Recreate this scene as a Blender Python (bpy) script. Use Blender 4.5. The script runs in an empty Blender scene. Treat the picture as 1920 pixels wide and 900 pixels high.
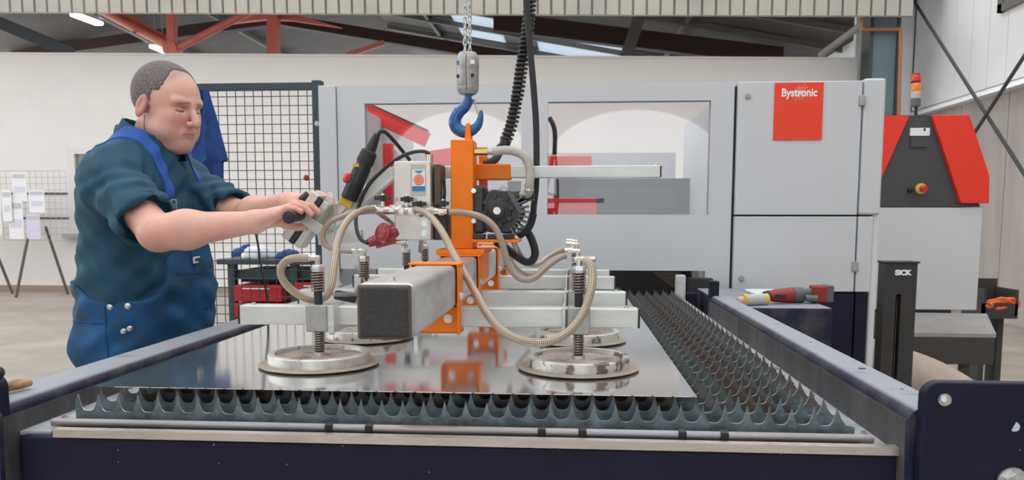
import bpy, bmesh, math, random
import numpy as np
from mathutils import Vector, Matrix

random.seed(7)
scene = bpy.context.scene
COL = scene.collection

# ------------------------------------------------------------------ camera, light, exposure
CAM = Vector((0.0, 0.0, 1.27))
FPX, PPX, PPY = 1500.0, 960.0, 560.0
RIGHT = Vector((0.9973483637821702, 0.07276628404412235, 0.0011441885500150864))
DOWN = Vector((0.008477461092148447, -0.10054977431551451, -0.9948959119116583))
FWD = Vector((-0.07227983062002144, 0.9922675096925774, -0.10090002623404914))
cd = bpy.data.cameras.new('camera')
cam = bpy.data.objects.new('camera', cd)
COL.objects.link(cam)
m = Matrix((RIGHT, -DOWN, -FWD)).transposed().to_4x4()
m.translation = CAM
cam.matrix_world = m
cd.sensor_width = 36.0
cd.lens = FPX / 1920.0 * 36.0
cd.shift_y = (PPY - 450.0) / 1920.0
cd.clip_start, cd.clip_end = 0.05, 200
cd.dof.use_dof = True
cd.dof.focus_distance = 1.85
cd.dof.aperture_fstop = 9.0
scene.camera = cam

w = bpy.data.worlds.new('daylight'); scene.world = w; w.use_nodes = True
bg = w.node_tree.nodes['Background']
bg.inputs[0].default_value = (0.93, 0.97, 1.0, 1)
bg.inputs[1].default_value = 3.7
vs = scene.view_settings
vs.view_transform = 'Standard'; vs.look = 'None'; vs.gamma = 1.0; vs.use_curve_mapping = False
vs.exposure = 0.0

# ------------------------------------------------------------------ helpers
def P(px, py, Y):
    """World point at distance Y seen at a pixel of the 1920x900 photograph (used to read off sizes)."""
    d = RIGHT * ((px - PPX) / FPX) + DOWN * ((py - PPY) / FPX) + FWD
    return CAM + d * (Y / d.y)
def PZ(px, py, Z):
    d = RIGHT * ((px - PPX) / FPX) + DOWN * ((py - PPY) / FPX) + FWD
    return CAM + d * ((Z - CAM.z) / d.z)
def PX(px, py, X):
    d = RIGHT * ((px - PPX) / FPX) + DOWN * ((py - PPY) / FPX) + FWD
    return CAM + d * (X / d.x)

MATS = {}
def mat(name, col, rough=0.5, metal=0.0, var=0.0, scale=20.0, stretch=None, col2=None, mix=(0.45, 0.6), bump=0.0, bscale=60.0,
        dust=None, dust_amt=0.8, speck=None, speck_scale=60.0, speck_size=0.08, trans=0.0, coat=0.0, attr=None, spec=0.5, rvar=0.0):
    mt = bpy.data.materials.new(name); mt.use_nodes = True
    nt = mt.node_tree; N = nt.nodes; L = nt.links
    b = N['Principled BSDF']
    b.inputs['Roughness'].default_value = rough
    b.inputs['Metallic'].default_value = metal
    b.inputs['Specular IOR Level'].default_value = spec
    if trans: b.inputs['Transmission Weight'].default_value = trans
    if coat: b.inputs['Coat Weight'].default_value = coat
    tc = N.new('ShaderNodeTexCoord'); mp = N.new('ShaderNodeMapping'); L.new(tc.outputs['Object'], mp.inputs[0])
    if stretch: mp.inputs['Scale'].default_value = stretch
    def rgb(c):
        n = N.new('ShaderNodeRGB'); n.outputs[0].default_value = (*c, 1); return n.outputs[0]
    def noise(s, det=5.0, r=0.6):
        n = N.new('ShaderNodeTexNoise'); n.inputs['Scale'].default_value = s; n.inputs['Detail'].default_value = det
        n.inputs['Roughness'].default_value = r; L.new(mp.outputs[0], n.inputs['Vector']); return n.outputs[0]
    def ramp(src, a, z):
        n = N.new('ShaderNodeMapRange'); n.inputs[1].default_value = a; n.inputs[2].default_value = z; n.clamp = True
        L.new(src, n.inputs[0]); return n.outputs[0]
    def mixc(f, a, c):
        n = N.new('ShaderNodeMix'); n.data_type = 'RGBA'
        if isinstance(f, float): n.inputs[0].default_value = f
        else: L.new(f, n.inputs[0])
        L.new(a, n.inputs[6]); L.new(c, n.inputs[7]); return n.outputs[2]
    if attr:
        a = N.new('ShaderNodeAttribute'); a.attribute_name = attr; c = a.outputs['Color']
    else:
        c = rgb(col)
    if col2: c = mixc(ramp(noise(scale), *mix), c, rgb(col2))
    if var:
        n = N.new('ShaderNodeHueSaturation'); L.new(c, n.inputs['Color'])
        L.new(ramp(noise(scale * 1.7), 0.25, 0.75), n.inputs['Value'])
        mr = n.inputs['Value'].links[0].from_node
        mr.inputs[3].default_value = 1 - var; mr.inputs[4].default_value = 1 + var
        c = n.outputs[0]
    if speck:
        v = N.new('ShaderNodeTexVoronoi'); v.inputs['Scale'].default_value = speck_scale; L.new(mp.outputs[0], v.inputs['Vector'])
        f1 = ramp(v.outputs['Distance'], speck_size, speck_size * 0.6)
        f2 = ramp(noise(9.0, 2.0), 0.52, 0.58)
        mu = N.new('ShaderNodeMath'); mu.operation = 'MULTIPLY'; L.new(f1, mu.inputs[0]); L.new(f2, mu.inputs[1])
        c = mixc(mu.outputs[0], c, rgb(speck))
    if dust:
        g = N.new('ShaderNodeNewGeometry'); sx = N.new('ShaderNodeSeparateXYZ'); L.new(g.outputs['Normal'], sx.inputs[0])
        f1 = ramp(sx.outputs[2], 0.75, 0.97)
        f2 = ramp(noise(14.0, 6.0), 0.12, 0.42)
        mu = N.new('ShaderNodeMath'); mu.operation = 'MULTIPLY'; L.new(f1, mu.inputs[0]); L.new(f2, mu.inputs[1])
        m2 = N.new('ShaderNodeMath'); m2.operation = 'MULTIPLY'; L.new(mu.outputs[0], m2.inputs[0]); m2.inputs[1].default_value = dust_amt
        c = mixc(m2.outputs[0], c, rgb(dust))
    L.new(c, b.inputs['Base Color'])
    if rvar:
        r = ramp(noise(scale * 0.8), 0.3, 0.7); r.node.inputs[3].default_value = max(0.02, rough - rvar); r.node.inputs[4].default_value = rough + rvar
        L.new(r, b.inputs['Roughness'])
    if bump:
        bn = N.new('ShaderNodeBump'); bn.inputs['Strength'].default_value = bump; bn.inputs['Distance'].default_value = 0.002
        L.new(noise(bscale), bn.inputs['Height']); L.new(bn.outputs[0], b.inputs['Normal'])
    MATS[name] = mt
    return mt
def emit(name, col, s):
    mt = bpy.data.materials.new(name); mt.use_nodes = True
    b = mt.node_tree.nodes['Principled BSDF']; b.inputs['Base Color'].default_value = (*col, 1)
    b.inputs['Emission Color'].default_value = (*col, 1); b.inputs['Emission Strength'].default_value = s
    MATS[name] = mt; return mt

WL = {}
def root_loc(o): return WL.get(o.name, Vector((0, 0, 0)))
def empty(name, loc, label, cat, group=None):
    o = bpy.data.objects.new(name, None); COL.objects.link(o); o.location = loc; o.empty_display_size = 0.05
    WL[o.name] = Vector(loc); o['label'] = label; o['category'] = cat
    if group: o['group'] = group
    return o
def tag(o, label, cat, group=None):
    o['label'] = label; o['category'] = cat
    if group: o['group'] = group
    return o
def link_mesh(name, me, material, parent=None, kind=None):
    if isinstance(material, str): material = MATS[material]
    if not me.materials: me.materials.append(material)
    o = bpy.data.objects.new(name, me); COL.objects.link(o)
    if parent is not None:
        o.parent = parent; WL[o.name] = root_loc(parent)
    if kind: o['kind'] = kind
    return o

class MB:
    def __init__(self): self.v = []; self.f = []
    def add(self, vs, fs):
        n = len(self.v); self.v += [Vector(p) for p in vs]; self.f += [tuple(i + n for i in f) for f in fs]; return self
    def box(self, lo, hi):
        x0, y0, z0 = lo; x1, y1, z1 = hi
        return self.add([(x0,y0,z0),(x1,y0,z0),(x1,y1,z0),(x0,y1,z0),(x0,y0,z1),(x1,y0,z1),(x1,y1,z1),(x0,y1,z1)],
                        [(3,2,1,0),(4,5,6,7),(0,1,5,4),(1,2,6,5),(2,3,7,6),(3,0,4,7)])
    def obox(self, c, ax, ay, az):
        """oriented box: centre and three half vectors"""
        c, ax, ay, az = map(Vector, (c, ax, ay, az))
        vs = [c+sx*ax+sy*ay+sz*az for sz in (-1,1) for sx, sy in ((-1,-1),(1,-1),(1,1),(-1,1))]
        fs = [(3,2,1,0),(4,5,6,7),(0,1,5,4),(1,2,6,5),(2,3,7,6),(3,0,4,7)]
        if ax.cross(ay).dot(az) < 0: fs = [tuple(reversed(f)) for f in fs]
        return self.add(vs, fs)
    def bar(self, p0, p1, w, h, up=(0,0,1)):
        p0, p1 = Vector(p0), Vector(p1); d = p1 - p0; u = Vector(up)
        s = d.cross(u).normalized(); t = s.cross(d).normalized()
        return self.obox((p0+p1)/2, d/2, s*w/2, t*h/2)
    def cyl(self, p0, p1, r0, r1=None, n=16, cap=True):
        return self.tube([p0, p1], [r0, r0 if r1 is None else r1], n, cap)
    def tube(self, path, r, n=10, cap=True, closed=False):
        path = [Vector(p) for p in path]; k = len(path)
        rs = r if isinstance(r, (list, tuple)) else [r] * k
        tg = []
        for i in range(k):
            a = path[(i-1) % k] if (i > 0 or closed) else path[0]
            b = path[(i+1) % k] if (i < k-1 or closed) else path[-1]
            tg.append((b - a).normalized() if (b-a).length > 1e-9 else Vector((0,0,1)))
        u = Vector((0,0,1)) if abs(tg[0].z) < 0.9 else Vector((1,0,0))
        u = (u - tg[0] * u.dot(tg[0])).normalized()
        vs = []; base = 0
        for i in range(k):
            u = (u - tg[i] * u.dot(tg[i])).normalized(); v = tg[i].cross(u)
            for j in range(n):
                a = 2*math.pi*j/n
                vs.append(path[i] + (u*math.cos(a) + v*math.sin(a)) * rs[i])
        fs = []
        for i in range(k if closed else k-1):
            i2 = (i+1) % k
            for j in range(n):
                j2 = (j+1) % n
                fs.append((i*n+j, i*n+j2, i2*n+j2, i2*n+j))
        if cap and not closed:
            fs.append(tuple(reversed(range(n)))); fs.append(tuple((k-1)*n+j for j in range(n)))
        return self.add(vs, fs)
    def lathe(self, c, prof, n=32, axis=(0,0,1)):
        """prof: (radius, height) pairs along axis from c, closed at both ends"""
        ax = Vector(axis).normalized(); u = Vector((1,0,0)) if abs(ax.x) < 0.9 else Vector((0,1,0))
        u = (u - ax*u.dot(ax)).normalized(); v = ax.cross(u); c = Vector(c)
        vs = []
        for r, h in prof:
            for j in range(n):
                a = 2*math.pi*j/n; vs.append(c + ax*h + (u*math.cos(a)+v*math.sin(a))*r)
        fs = []
        for i in range(len(prof)-1):
            for j in range(n):
                j2 = (j+1) % n; fs.append((i*n+j, i*n+j2, (i+1)*n+j2, (i+1)*n+j))
        fs.append(tuple(reversed(range(n)))); k = len(prof)-1; fs.append(tuple(k*n+j for j in range(n)))
        return self.add(vs, fs)
    def prism(self, poly, off):
        """poly: list of 3d points (planar), extruded by vector off"""
        poly = [Vector(p) for p in poly]; off = Vector(off); n = len(poly)
        nn = Vector((0,0,0))
        for i in range(n): nn += poly[i].cross(poly[(i+1) % n])
        if nn.dot(off) > 0: poly = poly[::-1]
        vs = poly + [p + off for p in poly]
        fs = [tuple(range(n)), tuple(reversed(range(n, 2*n)))]
        for i in range(n):
            j = (i+1) % n; fs.append((i, i+n, j+n, j))
        return self.add(vs, fs)
    def helix(self, p0, p1, R, r, turns, n=5, seg=14):
        p0, p1 = Vector(p0), Vector(p1); d = (p1-p0); ax = d.normalized()
        u = Vector((1,0,0)) if abs(ax.x) < 0.9 else Vector((0,1,0)); u = (u-ax*u.dot(ax)).normalized(); v = ax.cross(u)
        k = int(turns*seg)
        return self.tube([p0 + d*(i/k) + (u*math.cos(2*math.pi*i/seg)+v*math.sin(2*math.pi*i/seg))*R for i in range(k+1)], r, n)
    def mesh(self, name, origin=(0,0,0), smooth=True, angle=35):
        o = Vector(origin)
        me = bpy.data.meshes.new(name); me.from_pydata([tuple(p-o) for p in self.v], [], self.f); me.update()
        if smooth:
            me.shade_smooth(); me.set_sharp_from_angle(angle=math.radians(angle))
        return me
    def build(self, name, material, parent=None, bevel=0.0, kind=None, smooth=True, seg=2):
        o = link_mesh(name, self.mesh(name, root_loc(parent) if parent is not None else (0,0,0), smooth), material, parent, kind)
        if bevel:
            b = o.modifiers.new('edge', 'BEVEL'); b.width = bevel; b.segments = seg; b.limit_method = 'ANGLE'; b.angle_limit = math.radians(40)
            b.harden_normals = True
        return o
def spline(pts, k=8):
    """Catmull-Rom through pts"""
    pts = [Vector(p) for p in pts]; out = []
    for i in range(len(pts)-1):
        a = pts[max(i-1,0)]; b = pts[i]; c = pts[i+1]; d = pts[min(i+2,len(pts)-1)]
        for j in range(k):
            t = j/k
            out.append(0.5*((2*b)+(c-a)*t+(2*a-5*b+4*c-d)*t*t+(3*b-a-3*c+d)*t**3))
    out.append(pts[-1]); return out
def text(name, body, loc, size, material, parent, rot=(math.pi/2,0,0), bold=0.0, align='CENTER', extrude=0.0006, sx=1.0):
    cu = bpy.data.curves.new(name, 'FONT'); cu.body = body; cu.size = size; cu.align_x = align; cu.align_y = 'CENTER'
    cu.extrude = extrude; cu.offset = bold
    t = bpy.data.objects.new(name+'_tmp', cu); COL.objects.link(t)
    dg = bpy.context.evaluated_depsgraph_get(); me = bpy.data.meshes.new_from_object(t.evaluated_get(dg))
    bpy.data.objects.remove(t); bpy.data.curves.remove(cu)
    from mathutils import Euler
    mm = Matrix.Translation(Vector(loc) - root_loc(parent)) @ Euler(rot).to_matrix().to_4x4() @ Matrix.Diagonal((sx,1,1,1))
    me.transform(mm); me.materials.clear()
    return link_mesh(name, me, material, parent)
def bolt(parent, c, axis, r=0.008, h=0.006, name='bolt', m='zinc'):
    axis = Vector(axis).normalized(); c = Vector(c)
    b = MB(); b.cyl(c, c+axis*h*0.3, r*1.45, n=16); b.cyl(c+axis*h*0.3, c+axis*h, r, n=6)
    return b.build(name, m, parent)

# ------------------------------------------------------------------ materials
mat('concrete', (0.33,0.28,0.24), 0.5, var=0.10, scale=1.2, bump=0.1, col2=(0.40,0.35,0.31), rvar=0.15)
mat('wall_white', (0.78,0.745,0.715), 0.85, var=0.03, scale=1.0)
mat('hall_plaster', (0.30,0.275,0.25), 0.9, var=0.05, scale=1.0)  # dark so the unseen walls throw less glare on panes and steel
mat('brown_paint', (0.33,0.25,0.19), 0.7, var=0.1)
mat('cladding', (0.86,0.86,0.86), 0.6, var=0.02, scale=2)
mat('concrete_panel', (0.50,0.46,0.43), 0.8, var=0.1, scale=1.5, stretch=(1,1,0.2), col2=(0.42,0.38,0.35))
mat('fascia_paint', (0.44,0.41,0.36), 0.6, var=0.1, scale=1.0, col2=(0.34,0.31,0.27), mix=(0.5,0.75))
mat('roof_dark', (0.10,0.09,0.08), 0.8, var=0.2, scale=1.0)
mat('purlin', (0.16,0.15,0.14), 0.7, var=0.1)
mat('brown_steel', (0.045,0.022,0.018), 0.7, var=0.2)
mat('red_steel', (0.72,0.19,0.13), 0.5, var=0.15, scale=3)  # brightened for lamplight on the truss; also paints the sunlit apex
mat('slate_steel', (0.05,0.055,0.06), 0.6)
mat('column_blue', (0.13,0.18,0.21), 0.5, var=0.05)
mat('copper', (0.42,0.17,0.09), 0.45, 0.3)
mat('grey_light_steel', (0.45,0.45,0.44), 0.5)
mat('navy', (0.006,0.0065,0.024), 0.5, spec=0.25, var=0.2, scale=8, bump=0.05, speck=(0.45,0.45,0.5), speck_scale=50, speck_size=0.07)
mat('navy_rail', (0.013,0.012,0.042), 0.5, spec=0.35, var=0.3, scale=14, bump=0.15, dust=(0.28,0.295,0.325), dust_amt=1.0, speck=(0.5,0.5,0.55), speck_scale=90, speck_size=0.08, col2=(0.045,0.045,0.055))
mat('rail_inside', (0.06,0.06,0.062), 0.6, 0.2, var=0.35, scale=10, stretch=(1,1,0.25), bump=0.1, col2=(0.10,0.09,0.085))
mat('slat_blue', (0.20,0.25,0.27), 0.45, 0.6, var=0.3, scale=30, col2=(0.13,0.16,0.17), bump=0.05, rvar=0.12)
mat('slat_brown', (0.15,0.115,0.095), 0.42, 0.55, var=0.45, scale=25, col2=(0.16,0.20,0.215), mix=(0.44,0.58), bump=0.3, rvar=0.15)
mat('slat_edge', (0.72,0.72,0.70), 0.3, 0.7, var=0.3, scale=60)
mat('plate_pale', (0.50,0.52,0.55), 0.5, 0.35, var=0.12, scale=12, col2=(0.38,0.39,0.41))
mat('pipe_steel', (0.25,0.25,0.27), 0.38, 0.6, var=0.2, scale=12, stretch=(0.3,1,1), col2=(0.30,0.26,0.25))
mat('trim_steel', (0.62,0.56,0.50), 0.28, 0.75, var=0.12, scale=6, stretch=(1,4,4), col2=(0.56,0.50,0.45), mix=(0.45,0.65), rvar=0.06)  # beige tone and patches painted in for reflections on the steel
mat('sheet_steel', (0.86,0.87,0.89), 0.085, 0.95, var=0.02, scale=3, rvar=0.03)
mat('galvanised', (0.60,0.61,0.58), 0.42, 0.55, var=0.14, scale=12, stretch=(0.3,1,1), col2=(0.50,0.51,0.48), mix=(0.4,0.7), bump=0.05, rvar=0.08)
mat('beam_galvanised', (0.56,0.58,0.57), 0.38, 0.6, var=0.16, scale=14, stretch=(1,0.3,1), col2=(0.44,0.45,0.44), dust=(0.42,0.37,0.33), dust_amt=0.55, bump=0.05)
mat('orange', (0.87,0.195,0.003), 0.42, var=0.05, scale=12, spec=0.3)
mat('zinc', (0.62,0.64,0.64), 0.32, 0.85, var=0.2, scale=90)
mat('dark_rubber', (0.035,0.034,0.033), 0.75, var=0.5, scale=260, bump=0.6, bscale=320, speck=(0.13,0.13,0.13), speck_scale=260, speck_size=0.3)
mat('rim_brown', (0.10,0.07,0.055), 0.6, var=0.3, scale=50)
mat('black_plastic', (0.014,0.014,0.015), 0.38, var=0.1)
mat('black_matte', (0.02,0.02,0.022), 0.65, var=0.1)
mat('pump_black', (0.022,0.023,0.025), 0.42, var=0.3, scale=40)
mat('cup_alu', (0.56,0.54,0.51), 0.40, 0.5, var=0.25, scale=20, col2=(0.16,0.125,0.10), mix=(0.55,0.60), rvar=0.1)
mat('cup_top', (0.45,0.38,0.34), 0.55, 0.35, var=0.2, scale=18, col2=(0.25,0.18,0.14), mix=(0.5,0.6))
mat('cup_seal', (0.34,0.28,0.23), 0.6, 0.1, var=0.2, scale=40)
mat('rod_dark', (0.035,0.04,0.045), 0.4, 0.5, var=0.3, scale=50)
mat('spring_steel', (0.34,0.28,0.23), 0.35, 0.8, var=0.3, scale=80)
mat('brass', (0.55,0.36,0.12), 0.3, 0.85)
mat('fitting', (0.58,0.54,0.48), 0.3, 0.85, var=0.2, scale=80)
mat('block_zinc', (0.36,0.36,0.35), 0.4, 0.6, var=0.12, scale=30)
mat('stainless', (0.60,0.57,0.53), 0.35, 0.6, var=0.08, scale=10, col2=(0.54,0.50,0.46))
mat('sticker_white', (0.80,0.80,0.80), 0.5)
mat('sticker_blue', (0.02,0.20,0.46), 0.5)
mat('sticker_orange', (0.80,0.11,0.02), 0.5)
mat('sticker_grey', (0.50,0.46,0.42), 0.5)
mat('plug_red', (0.30,0.02,0.025), 0.35, coat=0.3)
mat('button_red', (0.62,0.015,0.02), 0.35, coat=0.3)
mat('yellow', (0.62,0.36,0.02), 0.45)
mat('hook_blue', (0.004,0.085,0.27), 0.32, coat=0.3, var=0.1)
mat('block_grey', (0.38,0.37,0.36), 0.45, 0.55, var=0.2, scale=40, bump=0.1)
mat('chain_steel', (0.55,0.57,0.58), 0.3, 0.85, var=0.3, scale=90)
mat('clear_hose', (0.62,0.58,0.55), 0.3, 0.0, trans=0.25, coat=0.3)
mat('machine_grey', (0.545,0.56,0.58), 0.5, var=0.02, scale=2)
mat('machine_edge', (0.66,0.67,0.70), 0.5)
mat('gap_dark', (0.02,0.02,0.022), 0.7)
mat('logo_red', (0.80,0.045,0.012), 0.45)
mat('lettering_white', (0.85,0.85,0.85), 0.5)
mat('gate_teal', (0.030,0.055,0.068), 0.45)
mat('wire_dark', (0.05,0.06,0.065), 0.45, 0.4)
mat('interior_grey', (0.52,0.52,0.54), 0.6, var=0.1, scale=3)
mat('interior_dark', (0.025,0.026,0.031), 0.5, var=0.3, scale=4)
mat('interior_red', (0.80,0.02,0.012), 0.45)
mat('cabinet_red', (0.80,0.035,0.012), 0.45)
mat('cabinet_black', (0.055,0.055,0.06), 0.55, var=0.1)
mat('cabinet_grey', (0.60,0.61,0.62), 0.5)
mat('post_black', (0.026,0.024,0.022), 0.55, var=0.1)
mat('duct_beige', (0.42,0.33,0.27), 0.8, var=0.12, scale=9, bump=0.3, bscale=20)
mat('chute_top', (0.36,0.35,0.34), 0.4, 0.5, var=0.15, scale=4)
mat('chute_dark', (0.045,0.042,0.04), 0.6)
mat('wood', (0.50,0.27,0.13), 0.6, var=0.35, scale=60, stretch=(1,0.2,1), col2=(0.22,0.12,0.07), mix=(0.55,0.65))
mat('paper', (0.82,0.82,0.84), 0.7)
mat('print_grey', (0.52,0.52,0.56), 0.7)
mat('paper_lilac', (0.66,0.62,0.74), 0.7)
mat('stand_steel', (0.10,0.085,0.075), 0.5)
mat('cloth_navy', (0.010,0.050,0.20), 0.85, var=0.3, scale=12, bump=0.4, bscale=30)
mat('cloth_white', (0.70,0.72,0.76), 0.85)
mat('drawer_red', (0.50,0.012,0.015), 0.4)
mat('bench_teal', (0.035,0.055,0.062), 0.5)
mat('window_glass_green', (0.20,0.25,0.22), 0.2)
mat('pvc_white', (0.72,0.70,0.68), 0.5)
mat('skin', (0.6,0.35,0.27), 0.43, var=0.06, scale=30, attr='tint', bump=0.12, bscale=250)
mat('hair', (0.07,0.05,0.042), 0.7, var=0.2, scale=700, stretch=(0.35,1,0.5), col2=(0.20,0.175,0.17), mix=(0.40,0.62), bump=0.10, bscale=900)
mat('shirt', (0.0015,0.052,0.092), 0.8, var=0.25, scale=14, bump=0.5, bscale=26)
mat('denim', (0.003,0.072,0.19), 0.8, var=0.3, scale=9, bump=0.5, bscale=30, col2=(0.008,0.055,0.11), mix=(0.45,0.65))
mat('strap_blue', (0.006,0.075,0.33), 0.7)
mat('grinder_red', (0.26,0.022,0.02), 0.5)
mat('tool_grey', (0.10,0.11,0.12), 0.5)
mat('can_yellow', (0.62,0.46,0.06), 0.5)
mat('glove_skin', (0.60,0.42,0.33), 0.6)
mat('orange_cable', (0.80,0.15,0.03), 0.5)
mat('brush_white', (0.50,0.49,0.47), 0.7, var=0.2, scale=30)
mat('boot', (0.02,0.018,0.016), 0.6)
emit('tube_light', (1.0, 0.96, 0.90), 6.0)
mat('lamp_red', (0.75,0.03,0.01), 0.3, coat=0.4)
mat('lamp_orange', (0.90,0.22,0.02), 0.3, coat=0.4)
def glass(name, tint, refl):
    mt = bpy.data.materials.new(name); mt.use_nodes = True; nt = mt.node_tree; N = nt.nodes; L = nt.links
    N.remove(N['Principled BSDF']); out = N['Material Output']
    t = N.new('ShaderNodeBsdfTransparent'); t.inputs[0].default_value = (*tint, 1)
    g = N.new('ShaderNodeBsdfGlossy'); g.inputs['Roughness'].default_value = 0.02
    fr = N.new('ShaderNodeFresnel'); fr.inputs[0].default_value = refl
    mx = N.new('ShaderNodeMixShader'); L.new(fr.outputs[0], mx.inputs[0]); L.new(t.outputs[0], mx.inputs[1]); L.new(g.outputs[0], mx.inputs[2])
    L.new(mx.outputs[0], out.inputs[0]); MATS[name] = mt
glass('pane_glass', (0.97,0.97,0.98), 1.5)
def translucent(name, col):
    mt = bpy.data.materials.new(name); mt.use_nodes = True; nt = mt.node_tree; N = nt.nodes; L = nt.links
    N.remove(N['Principled BSDF']); t = N.new('ShaderNodeBsdfTranslucent'); t.inputs[0].default_value = (*col, 1)
    L.new(t.outputs[0], N['Material Output'].inputs[0]); MATS[name] = mt
translucent('rooflight', (0.42,0.45,0.48))
def braid(name, c1, c2):
    mt = mat(name, c1, 0.35, 0.1, coat=0.3); nt = mt.node_tree; N = nt.nodes; L = nt.links; b = N['Principled BSDF']
    uv = N.new('ShaderNodeUVMap'); uv.uv_map = 'length_angle'; sx = N.new('ShaderNodeSeparateXYZ'); L.new(uv.outputs[0], sx.inputs[0])
    def mth(op, x, y=None):
        n = N.new('ShaderNodeMath'); n.operation = op
        for k, q in enumerate((x, y)):
            if q is None: continue
            if isinstance(q, (int, float)): n.inputs[k].default_value = q
            else: L.new(q, n.inputs[k])
        return n.outputs[0]
    s = mth('MULTIPLY', sx.outputs[0], 2*math.pi/0.0068); t = mth('MULTIPLY', sx.outputs[1], 2*math.pi*6)
    w_ = mth('MULTIPLY', mth('SINE', mth('ADD', s, t)), mth('SINE', mth('SUBTRACT', s, t)))
    r = N.new('ShaderNodeMapRange'); r.inputs[1].default_value = -0.25; r.inputs[2].default_value = 0.25; L.new(w_, r.inputs[0])
    mx = N.new('ShaderNodeMix'); mx.data_type = 'RGBA'; mx.inputs[6].default_value = (*c1,1); mx.inputs[7].default_value = (*c2,1)
    L.new(r.outputs[0], mx.inputs[0]); L.new(mx.outputs[2], b.inputs['Base Color'])
braid('hose_braid', (0.54,0.45,0.33), (0.15,0.10,0.055))
braid('hose_brown', (0.43,0.34,0.27), (0.22,0.16,0.115))
def tube_uv(o, path, n):
    """length and angle of every corner of a tube, for its braid"""
    me = o.data; uv = me.uv_layers.new(name='length_angle'); s = [0.0]
    for i in range(len(path)-1): s.append(s[-1] + (path[i+1]-path[i]).length)
    k = 0
    for i in range(len(path)-1):
        for j in range(n):
            ls = me.polygons[k].loop_start; k += 1
            for q, (a, c) in enumerate(((i,j),(i,j+1),(i+1,j+1),(i+1,j))): uv.data[ls+q].uv = (s[a], c/n)

# ------------------------------------------------------------------ the hall
def struct(o): o['kind'] = 'structure'; return o
def label(o, s): o['label'] = s; return o
fl = struct(MB().box((-16,-8,-0.1), (9,34,0)).build('floor', 'concrete'))
label(fl, 'pale beige concrete factory floor')
# white partition wall with its window
WX0, WX1 = -15.0, 4.40
def wtop(x): return 3.80 - 0.019*(x + 1.0)
wb = MB()
wx0, wx1, wz0, wz1 = -8.42, -7.3, 0.99, 2.42
wb.box((WX0,13.0,0), (wx0,13.2,wz1)); wb.box((wx1,13.0,0), (WX1,13.2,wz1)); wb.box((wx0,13.0,0), (wx1,13.2,wz0))
wb.prism([(WX0,13.0,wz1),(WX1,13.0,wz1),(WX1,13.0,wtop(WX1)),(WX0,13.0,wtop(WX0))], (0,0.2,0))
wall = struct(wb.build('wall_back', 'wall_white', smooth=False)); label(wall, 'white plastered partition wall behind the machine')
struct(MB().box((WX0,12.97,0), (WX1,13.0,0.11)).build('baseboard_back', 'brown_paint'))['label'] = 'narrow brown baseboard along the white wall'
cap = struct(MB().prism([(WX0,12.97,wtop(WX0)),(WX1,12.97,wtop(WX1)),(WX1,12.97,wtop(WX1)+0.03),(WX0,12.97,wtop(WX0)+0.03)], (0,0.26,0)).build('trim_1', 'wall_white'))
wf = MB()
for a, b in (((wx0,12.98,wz0),(wx0+0.13,13.06,wz1)), ((wx1-0.1,12.98,wz0),(wx1,13.06,wz1)), ((wx0+0.13,12.985,wz1-0.1),(wx1-0.1,13.06,wz1)), ((wx0+0.13,12.985,wz0),(wx1-0.1,13.06,wz0+0.08))): wf.box(a, b)
win = struct(wf.build('window_1', 'pvc_white')); label(win, 'white framed window in the partition wall behind the worker')
MB().box((wx0+0.1,13.04,wz0), (wx1-0.08,13.07,wz1)).build('pane', 'window_glass_green', win)
MB().box((wx0-0.1,12.88,wz0-0.07), (wx1+0.1,13.02,wz0)).build('window_sill', 'plate_pale', win)

# corrugated band that closes the front hall's roof
vs_, fs_ = [], []
x = -15.0; i = 0
prof = [(0.0,0.03),(0.012,-0.03),(0.172,-0.03),(0.184,0.03)]
def fz(x): return 4.24 - 0.021*(x + 2.0)
pts = []
while x < 4.75:
    for dx, dy in prof: pts.append((x+dx, 12.0+dy))
    x += 0.196
for k, (px_, py_) in enumerate(pts):
    vs_ += [(px_, py_, fz(px_)), (px_, py_, 6.2), (px_, 12.06, fz(px_)), (px_, 12.06, 6.2)]
for k in range(len(pts)-1):
    a, b = 4*k, 4*k+4
    fs_ += [(a, b, b+1, a+1), (a+2, a+3, b+3, b+2), (a, a+2, b+2, b)]
fa = MB().add(vs_, fs_).build('wall_upper', 'fascia_paint', smooth=False); struct(fa); label(fa, 'band of weathered corrugated cladding across the top')
# roof of the hall behind: two slopes with translucent rooflights
RX, RZ, SL = -5.0, 6.5, 0.184
def rz(x): return RZ - SL*abs(x-RX)
lights = {(5,3),(5,4),(7,2),(7,3),(3,3),(3,4)}
cb = MB(); lb = []
xs = [-15,-11.5,-8.5,-6.6,-5.0,-4.2,-2.95,-1.75,-0.9,1.25,3.2,5.3]; ys = [12.1,15,17,18.6,20.2,22,25,34]
sky_cells = {(8,3),(8,4),(8,5),(6,3),(6,4),(4,3)}
for i in range(len(xs)-1):
    for j in range(len(ys)-1):
        a = [(xs[i],ys[j],rz(xs[i])),(xs[i+1],ys[j],rz(xs[i+1])),(xs[i+1],ys[j+1],rz(xs[i+1])),(xs[i],ys[j+1],rz(xs[i]))]
        if (i,j) in sky_cells: lb.append(a)
        else: cb.prism(a, (0,0,0.08))
ce = struct(cb.build('ceiling', 'roof_dark', smooth=False)); label(ce, 'dark underside of the pitched roof over the rear hall')
for a in lb: MB().prism([(p[0],p[1],p[2]+0.03) for p in a], (0,0,0.02)).build('pane', 'rooflight', ce, smooth=False)
pb = MB()
for y in (15.0,16.4,18.6,20.2,22.0,24.0):
    MB().prism([(5.25,y,rz(5.25)-0.02),(RX,y,rz(RX)-0.02),(RX,y,rz(RX)-0.14),(5.25,y,rz(5.25)-0.14)], (0,0.08,0)).build('purlin', 'purlin', ce, smooth=False)
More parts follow.
